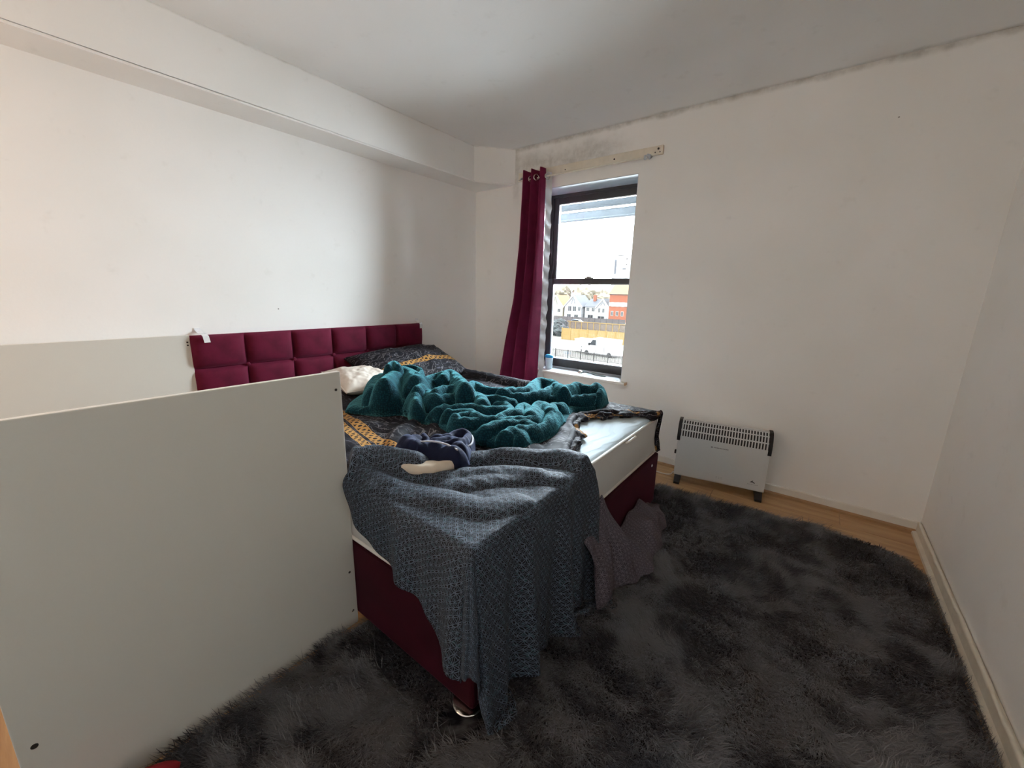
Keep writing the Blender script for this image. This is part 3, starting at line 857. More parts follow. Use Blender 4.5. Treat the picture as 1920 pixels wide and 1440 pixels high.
tag(duv, 'black printed duvet cover with two gold chain bands spread over the mattress', 'duvet cover')

# ------------------------------------------------------------------ teal blanket heaped across the bed
TEAL_R = [
  ([(0.892,-1.874),(0.947,-1.824),(1.015,-1.784),(0.998,-1.713),(0.885,-1.571),(0.729,-1.426),(0.605,-1.302)], 0.055, 0.070),
  ([(0.858,-1.727),(0.739,-1.642),(0.640,-1.545),(0.594,-1.449)], 0.100, 0.080),
  ([(1.004,-1.760),(0.894,-1.672),(0.793,-1.546),(0.757,-1.456),(0.855,-1.469),(0.989,-1.552)], 0.150, 0.100),
  ([(0.763,-1.565),(0.676,-1.465),(0.792,-1.519)], 0.180, 0.050),
  ([(0.961,-1.516),(0.903,-1.440),(0.796,-1.381),(0.724,-1.431)], 0.150, 0.030),
  ([(1.191,-1.740),(1.093,-1.656),(1.072,-1.604),(1.077,-1.554),(1.195,-1.597)], 0.085, 0.070),
  ([(1.226,-1.601),(1.234,-1.484),(1.258,-1.408),(1.345,-1.425),(1.410,-1.478)], 0.080, 0.060),
  ([(1.071,-1.609),(0.996,-1.458),(1.030,-1.402)], 0.110, 0.060),
  ([(0.979,-1.507),(0.946,-1.380),(1.001,-1.361)], 0.130, 0.060),
  ([(1.031,-1.388),(0.965,-1.298),(1.008,-1.282),(1.167,-1.390),(1.285,-1.469)], 0.140, 0.080),
  ([(1.159,-1.564),(1.147,-1.465),(1.220,-1.450)], 0.105, 0.050),
  ([(1.150,-1.323),(1.082,-1.183),(1.196,-1.229),(1.296,-1.221),(1.354,-1.163)], 0.075, 0.050),
  ([(1.172,-1.331),(1.302,-1.392),(1.381,-1.367),(1.491,-1.341)], 0.070, 0.050),
  ([(1.285,-1.712),(1.303,-1.613),(1.398,-1.523),(1.492,-1.498),(1.527,-1.452)], 0.060, 0.050),
  ([(1.438,-1.385),(1.484,-1.383),(1.568,-1.448),(1.593,-1.535),(1.580,-1.614),(1.513,-1.623),(1.440,-1.599),(1.357,-1.664)], 0.055, 0.045),
  ([(1.487,-1.740),(1.426,-1.680),(1.452,-1.613)], 0.050, 0.040),
  ([(1.483,-1.741),(1.493,-1.685),(1.541,-1.642),(1.642,-1.537)], 0.045, 0.045),
  ([(1.618,-1.727),(1.619,-1.683),(1.629,-1.629),(1.672,-1.575)], 0.045, 0.045),
  ([(1.400,-1.317),(1.447,-1.222),(1.458,-1.144),(1.385,-0.957),(1.462,-0.918),(1.553,-0.986),(1.615,-1.032)], 0.100, 0.060),
  ([(1.595,-0.997),(1.606,-0.850),(1.682,-0.839),(1.687,-0.744)], 0.090, 0.060),
  ([(1.660,-0.684),(1.729,-0.787),(1.785,-0.887)], 0.075, 0.050),
  ([(1.388,-1.302),(1.469,-1.289),(1.517,-1.150),(1.517,-0.965)], 0.085, 0.045),
  ([(1.371,-1.280),(1.472,-1.212),(1.536,-1.087),(1.657,-1.001),(1.739,-0.845)], 0.045, 0.045),
  ([(1.580,-1.538),(1.608,-1.450),(1.538,-1.323),(1.594,-1.346),(1.680,-1.449)], 0.055, 0.045),
  ([(1.688,-1.453),(1.616,-1.296),(1.630,-1.252),(1.709,-1.324)], 0.060, 0.050),
  ([(1.772,-1.423),(1.656,-1.205),(1.677,-1.186),(1.679,-1.145)], 0.045, 0.040),
  ([(1.622,-1.590),(1.660,-1.540),(1.708,-1.482),(1.679,-1.366)], 0.050, 0.040),
  ([(1.647,-1.620),(1.704,-1.531),(1.769,-1.521),(1.778,-1.417),(1.750,-1.300)], 0.045, 0.040),
  ([(1.725,-1.692),(1.726,-1.646),(1.760,-1.631),(1.808,-1.679)], 0.040, 0.045),
  ([(1.736,-1.608),(1.763,-1.560),(1.781,-1.525)], 0.040, 0.040),
]

NU, NV = 240, 190
G = patch(left=[(0.80, -1.86), (0.68, -1.76), (0.56, -1.60), (0.52, -1.46)],
          bottom=[(0.80, -1.86), (0.898, -1.815), (0.99, -1.775), (1.03, -1.70), (1.09, -1.69), (1.18, -1.73), (1.29, -1.70), (1.436, -1.735), (1.5, -1.735), (1.586, -1.735), (1.668, -1.735), (1.74, -1.715), (1.80, -1.675), (1.80, -1.55), (1.80, -1.42), (1.765, -1.25)],
          right=[(1.765, -1.25), (1.70, -1.06), (1.765, -0.90), (1.755, -0.74)],
          top=[(0.52, -1.46), (0.66, -1.30), (0.86, -1.14), (1.05, -1.02), (1.25, -0.85), (1.45, -0.78), (1.62, -0.70), (1.755, -0.74)], nu=NU, nv=NV, relax=260)
fall = edge_falloff(NU, NV, G, 0.05)
hgt = ridge_field(G, TEAL_R, k=9, wscale=0.82, pw=0.72)
und = 0.010 + 0.008 * vnoise(G[..., 0] * 6, G[..., 1] * 6, 31, 2) + 0.003 * vnoise(G[..., 0] * 30, G[..., 1] * 30, 33, 2)
rid = np.abs(vnoise(G[..., 0] * 9 + 3, G[..., 1] * 12, 35, 2)); rid2 = np.abs(vnoise(G[..., 0] * 21 + G[..., 1] * 9, G[..., 1] * 24, 37, 1))
hgt = hgt + (0.012 * (0.5 - rid) + 0.007 * (0.4 - rid2)) * np.clip(hgt / 0.03, 0.3, 1)
Zt = DZ + 0.016 + fall * (0.014 + np.maximum(und, 0.0) + np.maximum(hgt, 0))
P3 = np.dstack([G, Zt])
lu = np.concatenate([np.zeros((1, NV)), np.cumsum(np.linalg.norm(np.diff(P3, axis=0), axis=-1), 0)], 0)
lv = np.concatenate([np.zeros((NU, 1)), np.cumsum(np.linalg.norm(np.diff(P3, axis=1), axis=-1), 1)], 1)
uvG = np.stack([lu, lv], -1)
bl = cloth('teal_blanket', np.dstack([G, Zt]), uvG, M['teal'], None, 0.008, (1.25, -1.35, MZ))
bl.location = (1.25, -1.35, MZ)
tag(bl, 'crumpled teal waffle fleece blanket heaped across the middle of the bed', 'blanket')

# ------------------------------------------------------------------ leaf-print sheet over the near foot corner
EX, EY, TOP = 2.066, -2.262, MZ + 0.020
NU, NV = 190, 170
# the patch runs: bottom = hem from the near side round to the tip, top = edge lying on the bed
G = patch(left=[(2.062, -2.69), (1.98, -2.65), (1.93, -2.585), (1.88, -2.545), (1.79, -2.512), (1.70, -2.48), (1.60, -2.43), (1.52, -2.36), (1.485, -2.28), (1.44, -2.22), (1.36, -2.18)],
          bottom=[(2.062, -2.69), (2.25, -2.60), (2.50, -2.38), (2.71, -2.205), (2.645, -2.08), (2.66, -1.92), (2.70, -1.76), (2.74, -1.62), (2.70, -1.50)],
          right=[(2.70, -1.50), (2.55, -1.48), (2.40, -1.49), (2.25, -1.55), (2.10, -1.60), (2.00, -1.58)],
          top=[(1.36, -2.18), (1.36, -2.10), (1.50, -2.09), (1.60, -2.01), (1.68, -1.88), (1.78, -1.75), (1.88, -1.67), (2.00, -1.58)], nu=NU, nv=NV, relax=260)
s_, t_ = G[..., 0], G[..., 1]
ds = np.maximum(0, s_ - EX); dt = np.maximum(0, EY - t_)
r_ = np.hypot(ds, dt); thc = np.arctan2(dt, ds)
bx_ = np.minimum(s_, EX); by_ = np.maximum(t_, EY)
arcc = np.where(dt <= 0, (t_ - EY), np.where(ds <= 0, -0.55 - (EX - s_), -thc / (np.pi / 2) * 0.55))
wave = 0.55 * np.sin(arcc * 2 * np.pi / 0.21 + 0.6) + 0.35 * np.sin(arcc * 2 * np.pi / 0.115 + 2.0) + 0.2 * vnoise(arcc * 14, r_ * 3, 41, 2)
rr_ = np.clip(r_ / 0.06, 0, 1)
wave = wave * (1 - 0.75 * np.exp(-((arcc + 0.25) / 0.28) ** 4))
outw = 0.022 * np.sin(rr_ * np.pi / 2) + r_ * (0.05 + 0.07 * np.sin(2 * thc) ** 2) * np.where(ds > 0, 1.0, 0.35) + 0.075 * r_ * wave
outw = np.maximum(outw, 0.006 * rr_)
fallz = np.where(r_ < 0.06, 0.03 * (1 - np.cos(rr_ * np.pi / 2)), 0.03 + (r_ - 0.06) * np.sqrt(np.maximum(0.2, 1 - (0.07 + 0.13 * np.sin(2 * thc) ** 2) ** 2)))
ridg = [([(1.70, -1.90), (1.76, -1.79), (1.86, -1.72), (1.96, -1.65), (2.05, -1.64)], 0.040, 0.06),
        ([(1.43, -2.19), (1.47, -2.13), (1.54, -2.10), (1.62, -2.08)], 0.075, 0.07),
        ([(1.47, -2.215), (1.50, -2.17), (1.60, -2.13), (1.73, -2.07), (1.79, -1.98), (1.87, -1.89), (1.98, -1.83)], 0.028, 0.05),
        ([(1.62, -2.22), (1.76, -2.18), (1.87, -2.14), (1.97, -2.11), (2.03, -2.02)], 0.022, 0.06),
        ([(1.80, -2.08), (1.87, -1.97), (1.95, -1.87), (2.04, -1.80)], 0.020, 0.05),
        ([(1.50, -2.20), (1.56, -2.20), (1.66, -2.20)], 0.030, 0.05)]
fall = edge_falloff(NU, NV, G, 0.02)
top_h = ridge_field(G, ridg, k=5) * np.clip(1 - r_ / 0.08, 0, 1) + 0.006 * (vnoise(s_ * 8, t_ * 11, 44, 3) + 0.5) + 0.002 * vnoise(s_ * 40, t_ * 40, 46, 2)
dirx, diry = np.where(r_ > 1e-6, ds / np.maximum(r_, 1e-6), 0), np.where(r_ > 1e-6, -dt / np.maximum(r_, 1e-6), 0)
zz = TOP + fall * np.maximum(top_h, -0.004) - fallz
FLO = 0.030
over = np.maximum(0, FLO - zz)
outw = outw + over * 0.75
zz = np.maximum(zz, FLO + 0.010 * np.maximum(0, np.sin(over * 60)) + 0.004 * vnoise(s_ * 20, t_ * 20, 48, 2))
P = np.stack([bx_ + dirx * outw, by_ + diry * outw, zz], -1)
P[..., 0] += np.where(r_ > 0.05, 0.004 * vnoise(s_ * 22, t_ * 22, 49, 2), 0)
sheet = empty('printed_sheet', (2.05, -2.0, 0.03))
so = (2.05, -2.0, 0.03)
cloth('drape', P, G, M['leaf'], sheet, 0.003, so, True)
# turned-over end, plain reverse showing, slumped on the rug against the bed foot
n1, n2 = 90, 50
u = np.linspace(0, 1, n1)[:, None]; v = np.linspace(0, 1, n2)[None, :]
yc = -1.66 + 0.86 * u + 0.03 * np.sin(u * 9) * v
hz = np.interp(u, [0, 0.12, 0.22, 0.34, 0.46, 0.60, 0.78, 1.0], [0.30, 0.34, 0.36, 0.20, 0.10, 0.13, 0.15, 0.05])
wd = np.interp(u, [0, 0.15, 0.4, 0.6, 0.85, 1.0], [0.10, 0.12, 0.19, 0.17, 0.13, 0.07])
fold = 0.016 * np.sin(u * 46 + v * 4) + 0.008 * np.sin(u * 90 + 2) + 0.010 * vnoise(u * 20 + 0 * v, v * 6 + 0 * u, 51, 2)
a_ = v * np.pi / 2
X = 2.072 + wd * (v ** 0.8) * 1.0 + fold * np.sin(v * np.pi) + 0.012 * v * np.sin(u * 30)
Zr = 0.030 + hz * (1 - v) ** 0.9 * (1 + 0.08 * np.sin(u * 33)) + 0.035 * np.sin(v * np.pi) ** 2 * (0.6 + 0.4 * np.sin(u * 21))
cloth('turned_end', np.stack([X, yc + 0 * v, np.maximum(Zr, 0.028)], -1), np.stack([u * 0.86 + 0 * v, v * 0.5 + 0 * u], -1), M['leaf_back'], sheet, 0.004, so)
tag(sheet, 'black sheet with a pale leaf print hanging over the foot corner of the bed', 'sheet')

# ------------------------------------------------------------------ navy garment dropped on the sheet
gar = empty('navy_garment', (1.62, -1.97, MZ)); go_ = (1.62, -1.97, MZ)
NU, NV = 90, 70
G = patch(left=[(1.50, -2.09), (1.44, -2.02), (1.42, -1.93), (1.45, -1.86)], bottom=[(1.50, -2.09), (1.56, -2.115), (1.63, -2.085), (1.70, -2.03), (1.755, -1.985)],
          right=[(1.755, -1.985), (1.74, -1.92), (1.68, -1.83), (1.60, -1.74)], top=[(1.45, -1.86), (1.50, -1.81), (1.55, -1.77), (1.60, -1.74)], nu=NU, nv=NV, relax=80)
fall = edge_falloff(NU, NV, G, 0.03)
GR = [([(1.505, -2.02), (1.565, -2.03), (1.615, -1.99), (1.675, -1.975), (1.735, -1.975)], 0.078, 0.055), ([(1.60, -1.96), (1.62, -1.90), (1.70, -1.93)], 0.080, 0.045),
      ([(1.53, -2.07), (1.50, -2.02), (1.47, -1.95)], 0.055, 0.05), ([(1.59, -2.05), (1.65, -2.0), (1.72, -1.985)], 0.045, 0.04), ([(1.53, -1.90), (1.57, -1.83), (1.62, -1.79)], 0.05, 0.04),
      ([(1.66, -1.86), (1.62, -1.80), (1.57, -1.82), (1.58, -1.89)], 0.06, 0.03)]
GR += [([(1.46, -1.90), (1.52, -1.93), (1.57, -1.95)], 0.05, 0.022), ([(1.55, -2.10), (1.60, -2.06), (1.66, -2.015), (1.72, -1.99)], 0.030, 0.022), ([(1.64, -1.95), (1.67, -1.90), (1.66, -1.86)], 0.075, 0.022), ([(1.70, -1.96), (1.72, -1.92), (1.69, -1.88)], 0.05, 0.02)]
hgt = 0.78 * ridge_field(G, GR, k=9, wscale=0.85, pw=0.7) - 0.022 * np.abs(vnoise(G[..., 0] * 13 + 2, G[..., 1] * 13, 66, 2)) + 0.004 * vnoise(G[..., 0] * 40, G[..., 1] * 40, 61, 2)
cloth('body', np.dstack([G, DZ + 0.026 + fall * (0.02 + np.maximum(hgt, 0))]), G, M['navy'], gar, 0.004, go_)
def on_g(pts, h): return [tuple(q) + (DZ + 0.034 + hh - MZ,) for q, hh in zip((resample(pts, 30) - np.array([1.62, -1.97])).tolist(), np.interp(np.linspace(0, 1, 30), np.linspace(0, 1, len(h)), h))]
tube('piping', on_g([(1.56, -1.90), (1.55, -1.83), (1.57, -1.77), (1.64, -1.80), (1.69, -1.86), (1.685, -1.91)], [0.035, 0.042, 0.042, 0.042, 0.038, 0.036]), 0.0045, M['piping_pale'], gar, 6)
tube('piping', on_g([(1.565, -2.03), (1.615, -1.99), (1.675, -1.975), (1.735, -1.975)], [0.066, 0.070, 0.070, 0.063]), 0.0035, M['piping_pale'], gar, 6)
NU, NV = 60, 20
G = patch(left=[(1.51, -2.095), (1.505, -2.07), (1.51, -2.05)], bottom=[(1.51, -2.095), (1.58, -2.135), (1.66, -2.13), (1.715, -2.09), (1.735, -2.03), (1.74, -1.985)],
          right=[(1.74, -1.985), (1.73, -1.99), (1.72, -2.0)], top=[(1.51, -2.05), (1.57, -2.08), (1.63, -2.06), (1.69, -2.02), (1.72, -2.0)], nu=NU, nv=NV, relax=10)
fall = edge_falloff(NU, NV, G, 0.02)
cloth('lining', np.dstack([G, DZ + 0.034 + 0.030 * fall + 0.006 * fall * vnoise(G[..., 0] * 25, G[..., 1] * 25, 63, 2)]), G, M['cream'], gar, 0.003, go_)
NU = NV = 20
G = patch(left=[(1.535, -2.085), (1.525, -2.06), (1.53, -2.035)], bottom=[(1.535, -2.085), (1.57, -2.10), (1.60, -2.085)], right=[(1.60, -2.085), (1.60, -2.06), (1.59, -2.04)], top=[(1.53, -2.035), (1.56, -2.035), (1.59, -2.04)], nu=NU, nv=NV, relax=10)
cloth('inner_patch', np.dstack([G, DZ + 0.060 + 0.01 * vnoise(G[..., 0] * 50, G[..., 1] * 50, 64, 2)]), G, M['cream'], gar, 0.003, go_)
tag(gar, 'navy jersey garment with pale piping and cream lining on the printed sheet', 'garment')

# ------------------------------------------------------------------ white boards standing on edge at the left
def board(x0, x1, y0, y1, h, label, holes, face):
    b_ = empty('melamine_board', ((x0 + x1) / 2, (y0 + y1) / 2, 0.001))
    rel(box('panel', (x0, y0, 0.001), (x1, y1, h), M['melamine'], b_, 0.0015), b_)
    e = 0.0008
    rel(box('top_edge_band', (x0 + 0.0012, y0 + 0.001, h - 0.0002), (x1 - 0.0012, y1 - 0.001, h + e), M['melamine_edge'], b_), b_)
    rel(box('side_edge_band', (x0 + 0.0012, y1 - 0.0002, 0.003), (x1 - 0.0012, y1 + e, h - 0.001), M['melamine_edge'], b_), b_)
    for yy, zz, rad, chrome in holes:
        o = lathe('screw' if chrome else 'screw_hole', [(rad, -0.002), (rad, 0.0006)] if not chrome else [(rad, -0.002), (rad, 0.0006), (rad * 0.6, 0.001)], M['chrome'] if chrome else M['hole'], b_, (face - b_.location.x, yy - b_.location.y, zz), 14, (0, math.radians(90), 0))
    tag(b_, label, 'board', 'pair of white boards standing on edge')
    return b_
board(1.456, 1.474, -3.030, -2.2485, 0.9635, 'large near white melamine board standing on edge against the bed side',
      [(-2.266, 0.905, 0.0045, False), (-2.268, 0.225, 0.0045, False), (-2.266, 0.06, 0.005, True), (-3.005, 0.24, 0.006, False)], 1.474)
board(0.020, 0.038, -3.050, -2.2825, 0.968, 'far white melamine board on edge against the left wall beside the headboard',
      [(-2.294, 0.930, 0.0045, False), (-2.294, 0.914, 0.0045, False)], 0.038)

# ------------------------------------------------------------------ convector heater
ang = math.atan2(0.086, 0.527)
ht = empty('convector_heater', (2.305, -0.158, 0), ang)
HW = 0.534 / 2; HD = 0.105
# local frame: x along the width, -y is the front
body_prof = [(-HD / 2 + 0.004, 0.055), (-HD / 2, 0.062), (-HD / 2, 0.325), (HD / 2, 0.325), (HD / 2, 0.055)]
prism('body', body_prof, 'x', -HW + 0.006, HW - 0.006, M['heater_white'], ht)
# curved grille: slats between three rails, dark inside
def cap(t):     # profile of the rounded top, t 0 (front low) .. 1 (top back)
    a = t * math.radians(80); R_ = 0.125
    return (-HD / 2 + R_ * (1 - math.cos(a)) * 0.62, 0.325 + R_ * math.sin(a) * 0.84)
inner = [cap(t) for t in np.linspace(0, 1, 9)]
prism('grille_core', [(y + 0.006, z - 0.004) for y, z in inner] + [(HD / 2 - 0.012, inner[-1][1] - 0.004), (HD / 2 - 0.012, 0.326)], 'x', -HW + 0.03, HW - 0.03, M['heater_in'], ht)
prism('back_plate', [(HD / 2 - 0.012, 0.325), (HD / 2, 0.325), (HD / 2, inner[-1][1]), (HD / 2 - 0.03, inner[-1][1] + 0.001)], 'x', -HW + 0.006, HW - 0.006, M['heater_white'], ht)
for t0, t1 in ((0.0, 0.055), (0.31, 0.37), (0.64, 0.70), (0.93, 1.0)):
    ps = [cap(t) for t in np.linspace(t0, t1, 3)]
    prism('grille_rail', [(y - 0.001, z) for y, z in ps] + [(y + 0.006, z - 0.002) for y, z in ps[::-1]], 'x', -HW + 0.02, HW - 0.02, M['heater_white'], ht)
nsl = 31
ps = [cap(t) for t in np.linspace(0, 1, 9)]
slat_poly = [(y, z) for y, z in ps] + [(y + 0.006, z - 0.002) for y, z in ps[::-1]]
x0 = -HW + 0.026; pitch = (2 * HW - 0.052) / (nsl - 1)
s0 = prism('grille_slat', slat_poly, 'x', -0.0035, 0.0035, M['heater_white'], ht)
s0.location = (x0, 0, 0)
for i in range(1, nsl):
    s1 = s0.copy(); C.objects.link(s1); s1.parent = ht; s1.location = (x0 + pitch * i, 0, 0)
for sx in (-1, 1):
    e_poly = [(-HD / 2 - 0.002, 0.300)] + [(y - 0.003, z + 0.003) for y, z in inner] + [(HD / 2 + 0.001, inner[-1][1] + 0.004), (HD / 2 + 0.001, 0.300)]
    prism('end_cap', e_poly, 'x', sx * (HW - 0.020), sx * HW, M['black_plastic'], ht)
    ft = prism('foot', [(-HD / 2 - 0.028, 0.0), (-HD / 2 - 0.028, 0.014), (-HD / 2 + 0.005, 0.054), (HD / 2 - 0.005, 0.054), (HD / 2 + 0.02, 0.014), (HD / 2 + 0.02, 0.0)], 'x', sx * (HW - 0.048), sx * (HW - 0.012), M['black_plastic'], ht)
box('side_knob', (-HW - 0.008, -0.02, 0.19), (-HW + 0.006, 0.0, 0.215), M['black_plastic'], ht, 0.003)
# printed marks: small device and word under the grille, three keys low, triangle emblem with a line of script
def flat(name, polys, mt):
    bm = bmesh.new()
    for pl in polys:
        bm.faces.new([bm.verts.new((x, -HD / 2 - 0.0006, z)) for x, z in pl])
    me = bm_mesh(name, bm); o = obj(name, me, mt, ht)
    m_ = o.modifiers.new('t', 'SOLIDIFY'); m_.thickness = 0.0004
    return o
def rect(x, z, w, h): return [(x, z), (x + w, z), (x + w, z + h), (x, z + h)]
flat('maker_mark', [[(-0.055 + 0.006 * math.cos(a), 0.292 + 0.005 * math.sin(a)) for a in np.linspace(0, 2 * math.pi, 12)[:-1]]] + [rect(-0.044 + i * 0.0085, 0.289, 0.006, 0.006) for i in range(10)], M['print'])
flat('emblem', [[(0.180, 0.108), (0.194, 0.122), (0.199, 0.119), (0.190, 0.109)], [(0.191, 0.108), (0.206, 0.104), (0.209, 0.109), (0.198, 0.113)]], M['black_plastic'])
flat('script_line', [rect(0.168 + i * 0.0065, 0.094, 0.0045, 0.0022) for i in range(9)], M['print'])
flat('control_marks', [rect(-0.01 + i * 0.014, 0.098, 0.008, 0.0012) for i in range(3)] + [rect(-0.01 + i * 0.014, 0.090, 0.008, 0.0012) for i in range(3)], M['print'])
tag(ht, 'white convector heater with slotted top and black ends by the back wall', 'heater')
cordp = [(2.04, -0.20, 0.05), (2.02, -0.19, 0.02), (1.97, -0.185, 0.008), (1.88, -0.17, 0.006), (1.75, -0.15, 0.006), (1.55, -0.12, 0.006), (1.3, -0.06, 0.006)]
tag(tube('heater_cord', [tuple(p) for p in resample(cordp, 60)], 0.0035, M['bulb_cord'], None, 8), 'thin white mains cord running along the floor from the heater', 'cord')

# ------------------------------------------------------------------ shaggy rug
def rug_mat(name, dark):
    k = NT(name); uv = uvn(k)
    big = k.noise(uv, 5.0, 4, 0.62, 1.0); mid = k.noise(uv, 13.0, 3, 0.6)
    f = k.math('ADD', k.math('MULTIPLY', big, 0.75), k.math('MULTIPLY', mid, 0.25))
    col = k.mix(k.ramp(f, 0.44, 0.55), (0.008, 0.009, 0.015), (0.180, 0.180, 0.186))
    if dark: return k.set(k.mix(0.6, col, (0.01, 0.01, 0.013)), 0.95, spec=0.05)
    fine = k.noise(uv, 160, 1, 0.5)
    col = k.mix(k.ramp(fine, 0.35, 0.75), col, k.mix(0.35, col, (0.22, 0.22, 0.23)))
    return k.set(col, 0.6, spec=0.35, sheen=0.3, sheen_tint=(0.7, 0.75, 0.9))
M['pile'] = rug_mat('grey tie-dyed pile', False); M['rug_back'] = rug_mat('rug backing', True)
RUG = np.array([(1.505, -3.75), (1.505, -0.52), (1.56, -0.46), (2.0, -0.44), (2.4, -0.385), (2.8, -0.33), (3.08, -0.35), (3.18, -0.40), (3.235, -0.50), (3.245, -0.9), (3.245, -3.75)])
rug = empty('shag_rug', (2.4, -2.0, 0))
bm = bmesh.new()
va = [bm.verts.new((x - 2.4, y + 2.0, 0.001)) for x, y in RUG]; vb = [bm.verts.new((x - 2.4, y + 2.0, 0.009)) for x, y in RUG]
bm.faces.new(va); bm.faces.new(vb[::-1])
for i in range(len(va)): bm.faces.new((va[i], va[(i + 1) % len(va)], vb[(i + 1) % len(va)], vb[i]))
me = bm_mesh('backing', bm)
l = me.uv_layers.new(name='UVMap')
for lp in me.loops:
    co = me.vertices[lp.vertex_index].co; l.data[lp.index].uv = (co.x + 2.4, co.y - 2.0)
obj('backing', me, M['rug_back'], rug)
def inside(px, py, poly):
    c = np.zeros(len(px), bool); j = len(poly) - 1
    for i in range(len(poly)):
        xi, yi = poly[i]; xj, yj = poly[j]
        c ^= ((yi > py) != (yj > py)) & (px < (xj - xi) * (py - yi) / (yj - yi + 1e-12) + xi); j = i
    return c
N = 420000
px = rng.uniform(1.505, 3.245, N); py = rng.uniform(-3.3, -0.33, N)
keep = inside(px, py, RUG)
keep &= ((px - 2.04) ** 2 + (py + 2.245) ** 2 > 0.085 ** 2)
keep &= ~((px < 2.02) & (py > -2.20) & (py < -0.70))          # nothing grows where the bed stands
# farther from the eye the strands overlap to less than a pixel: thin them out
px, py = px[keep], py[keep]; N = len(px)
# clumps share a lean, tufts wander
ang_ = 2.6 * vnoise(px * 2.6, py * 2.6, 71, 2) + 1.7 * vnoise(px * 11, py * 11, 72, 2) - 1.2 + rng.normal(0, 0.55, N)
lean = np.clip(0.95 + 0.35 * vnoise(px * 7, py * 7, 73, 2) + rng.normal(0, 0.2, N), 0.25, 1.35)
ln = np.clip(0.052 + 0.012 * vnoise(px * 5, py * 5, 75, 2) + rng.normal(0, 0.008, N), 0.02, 0.08)
edge_d = np.minimum(np.minimum(px - 1.505, 3.245 - px), 0.4)
dx, dy = np.cos(ang_), np.sin(ang_)
rt = px > 3.17
dx = np.where(rt, 0.8 * np.abs(dx) * 0.6, dx)                 # lies up against the skirting
wdt = rng.uniform(0.0006, 0.0014, N)
sx_, sy_ = -dy * wdt, dx * wdt
curl = rng.normal(0, 0.35, N)
V = np.zeros((N, 5, 3), np.float32)
def at_(f, bend):
    h = ln * f; th_ = lean * bend
    ox = h * np.sin(th_); return px + dx * ox - dy * curl * ox * f * 0.5, py + dy * ox + dx * curl * ox * f * 0.5, 0.008 + h * np.cos(th_) * 0.92
x0, y0_, z0 = px, py, np.full(N, 0.007)
x1, y1_, z1 = at_(0.55, 0.8); x2, y2_, z2 = at_(1.0, 1.08)
V[:, 0] = np.stack([x0 - sx_, y0_ - sy_, z0], -1); V[:, 1] = np.stack([x0 + sx_, y0_ + sy_, z0], -1)
V[:, 2] = np.stack([x1 - sx_ * .9, y1_ - sy_ * .9, z1], -1); V[:, 3] = np.stack([x1 + sx_ * .9, y1_ + sy_ * .9, z1], -1)
V[:, 4] = np.stack([x2, y2_, np.maximum(z2, 0.011)], -1)
V[..., 0] = np.minimum(V[..., 0], RX - 0.036)
i0 = (np.arange(N) * 5)[:, None]
F = np.concatenate([i0 + np.array([[0, 1, 3]]), i0 + np.array([[0, 3, 2]]), i0 + np.array([[2, 3, 4]])])
uvp = np.repeat(np.stack([px, py], -1)[:, None], 5, 1)
pile = obj('pile', np_mesh('pile', V - np.array([2.4, -2.0, 0], np.float32), F, uvp), M['pile'], rug)
pile['kind'] = 'stuff'
tag(rug, 'large shaggy dark grey rug with lighter blotches covering the floor', 'rug')

# ------------------------------------------------------------------ red slipper at the bottom edge
M['red'] = plain('red felt', (0.30, 0.012, 0.02), 0.8, nscale=150, namt=0.15, bump=0.2)
M['red_in'] = plain('dark red lining', (0.04, 0.004, 0.006), 0.9)
sl = empty('red_slipper', (1.560, -2.925, 0.022), math.radians(88))
n1, n2 = 40, 26
u = np.linspace(0, 1, n1)[:, None]; a_ = np.linspace(-np.pi / 2 * 1.0, np.pi / 2, n2)[None, :]
half = 0.042 * np.sin(np.clip(u * 0.96 + 0.04, 0, 1) * np.pi) ** 0.45
hh = np.interp(u, [0, 0.3, 0.55, 0.75, 0.9, 1.0], [0.050, 0.046, 0.046, 0.040, 0.026, 0.006])
open_ = np.clip((0.62 - u) / 0.08, 0, 1)
Xs = u * 0.25 - 0.125 + 0 * a_; Ys = half * np.sin(a_) * (1 + 0 * u); Zs = 0.012 + hh * np.cos(a_) ** 0.7 * (1 - 0.55 * open_ * np.cos(a_) ** 3)
obj('upper', np_mesh('upper', np.stack([Xs, Ys, Zs], -1), grid_faces(n1, n2)), M['red'], sl).modifiers.new('t', 'SOLIDIFY').thickness = 0.004
pl_ = [(float(Xs[i, 0]), float(half[i, 0] + 0.002)) for i in range(n1)]
prism('sole', pl_ + [(x, -y) for x, y in pl_[::-1]], 'z', 0.0, 0.013, M['red_in'], sl)
tag(sl, 'red felt item just in view on the floor beside the near white board', 'slipper')

# ------------------------------------------------------------------ warm bulb hanging at the back of the room
M['glow'] = NT('warm bulb glow').m
k_ = M['glow'].node_tree; k_.nodes['Principled BSDF'].inputs['Emission Color'].default_value = (1.0, 0.62, 0.30, 1)
k_.nodes['Principled BSDF'].inputs['Emission Strength'].default_value = 8.0
pen = empty('pendant_lamp', (0.95, -3.85, 2.40))
lathe('ceiling_rose', [(0.0, 0.0), (0.045, 0.0), (0.045, -0.012), (0.02, -0.025), (0.0, -0.025)][::-1], M['gloss'], pen)
tube('flex', [(0, 0, -0.02), (0.003, 0, -0.25), (0, 0, -0.50)], 0.003, M['bulb_cord'], pen)
lathe('lamp_holder', [(0.0, -0.56), (0.018, -0.56), (0.018, -0.50), (0.008, -0.49), (0.0, -0.49)], M['gloss'], pen, n=16)
lathe('bulb', [(0.0, -0.675), (0.018, -0.670), (0.029, -0.645), (0.030, -0.625), (0.022, -0.595), (0.014, -0.575), (0.013, -0.56), (0.0, -0.56)], M['glow'], pen, n=20)
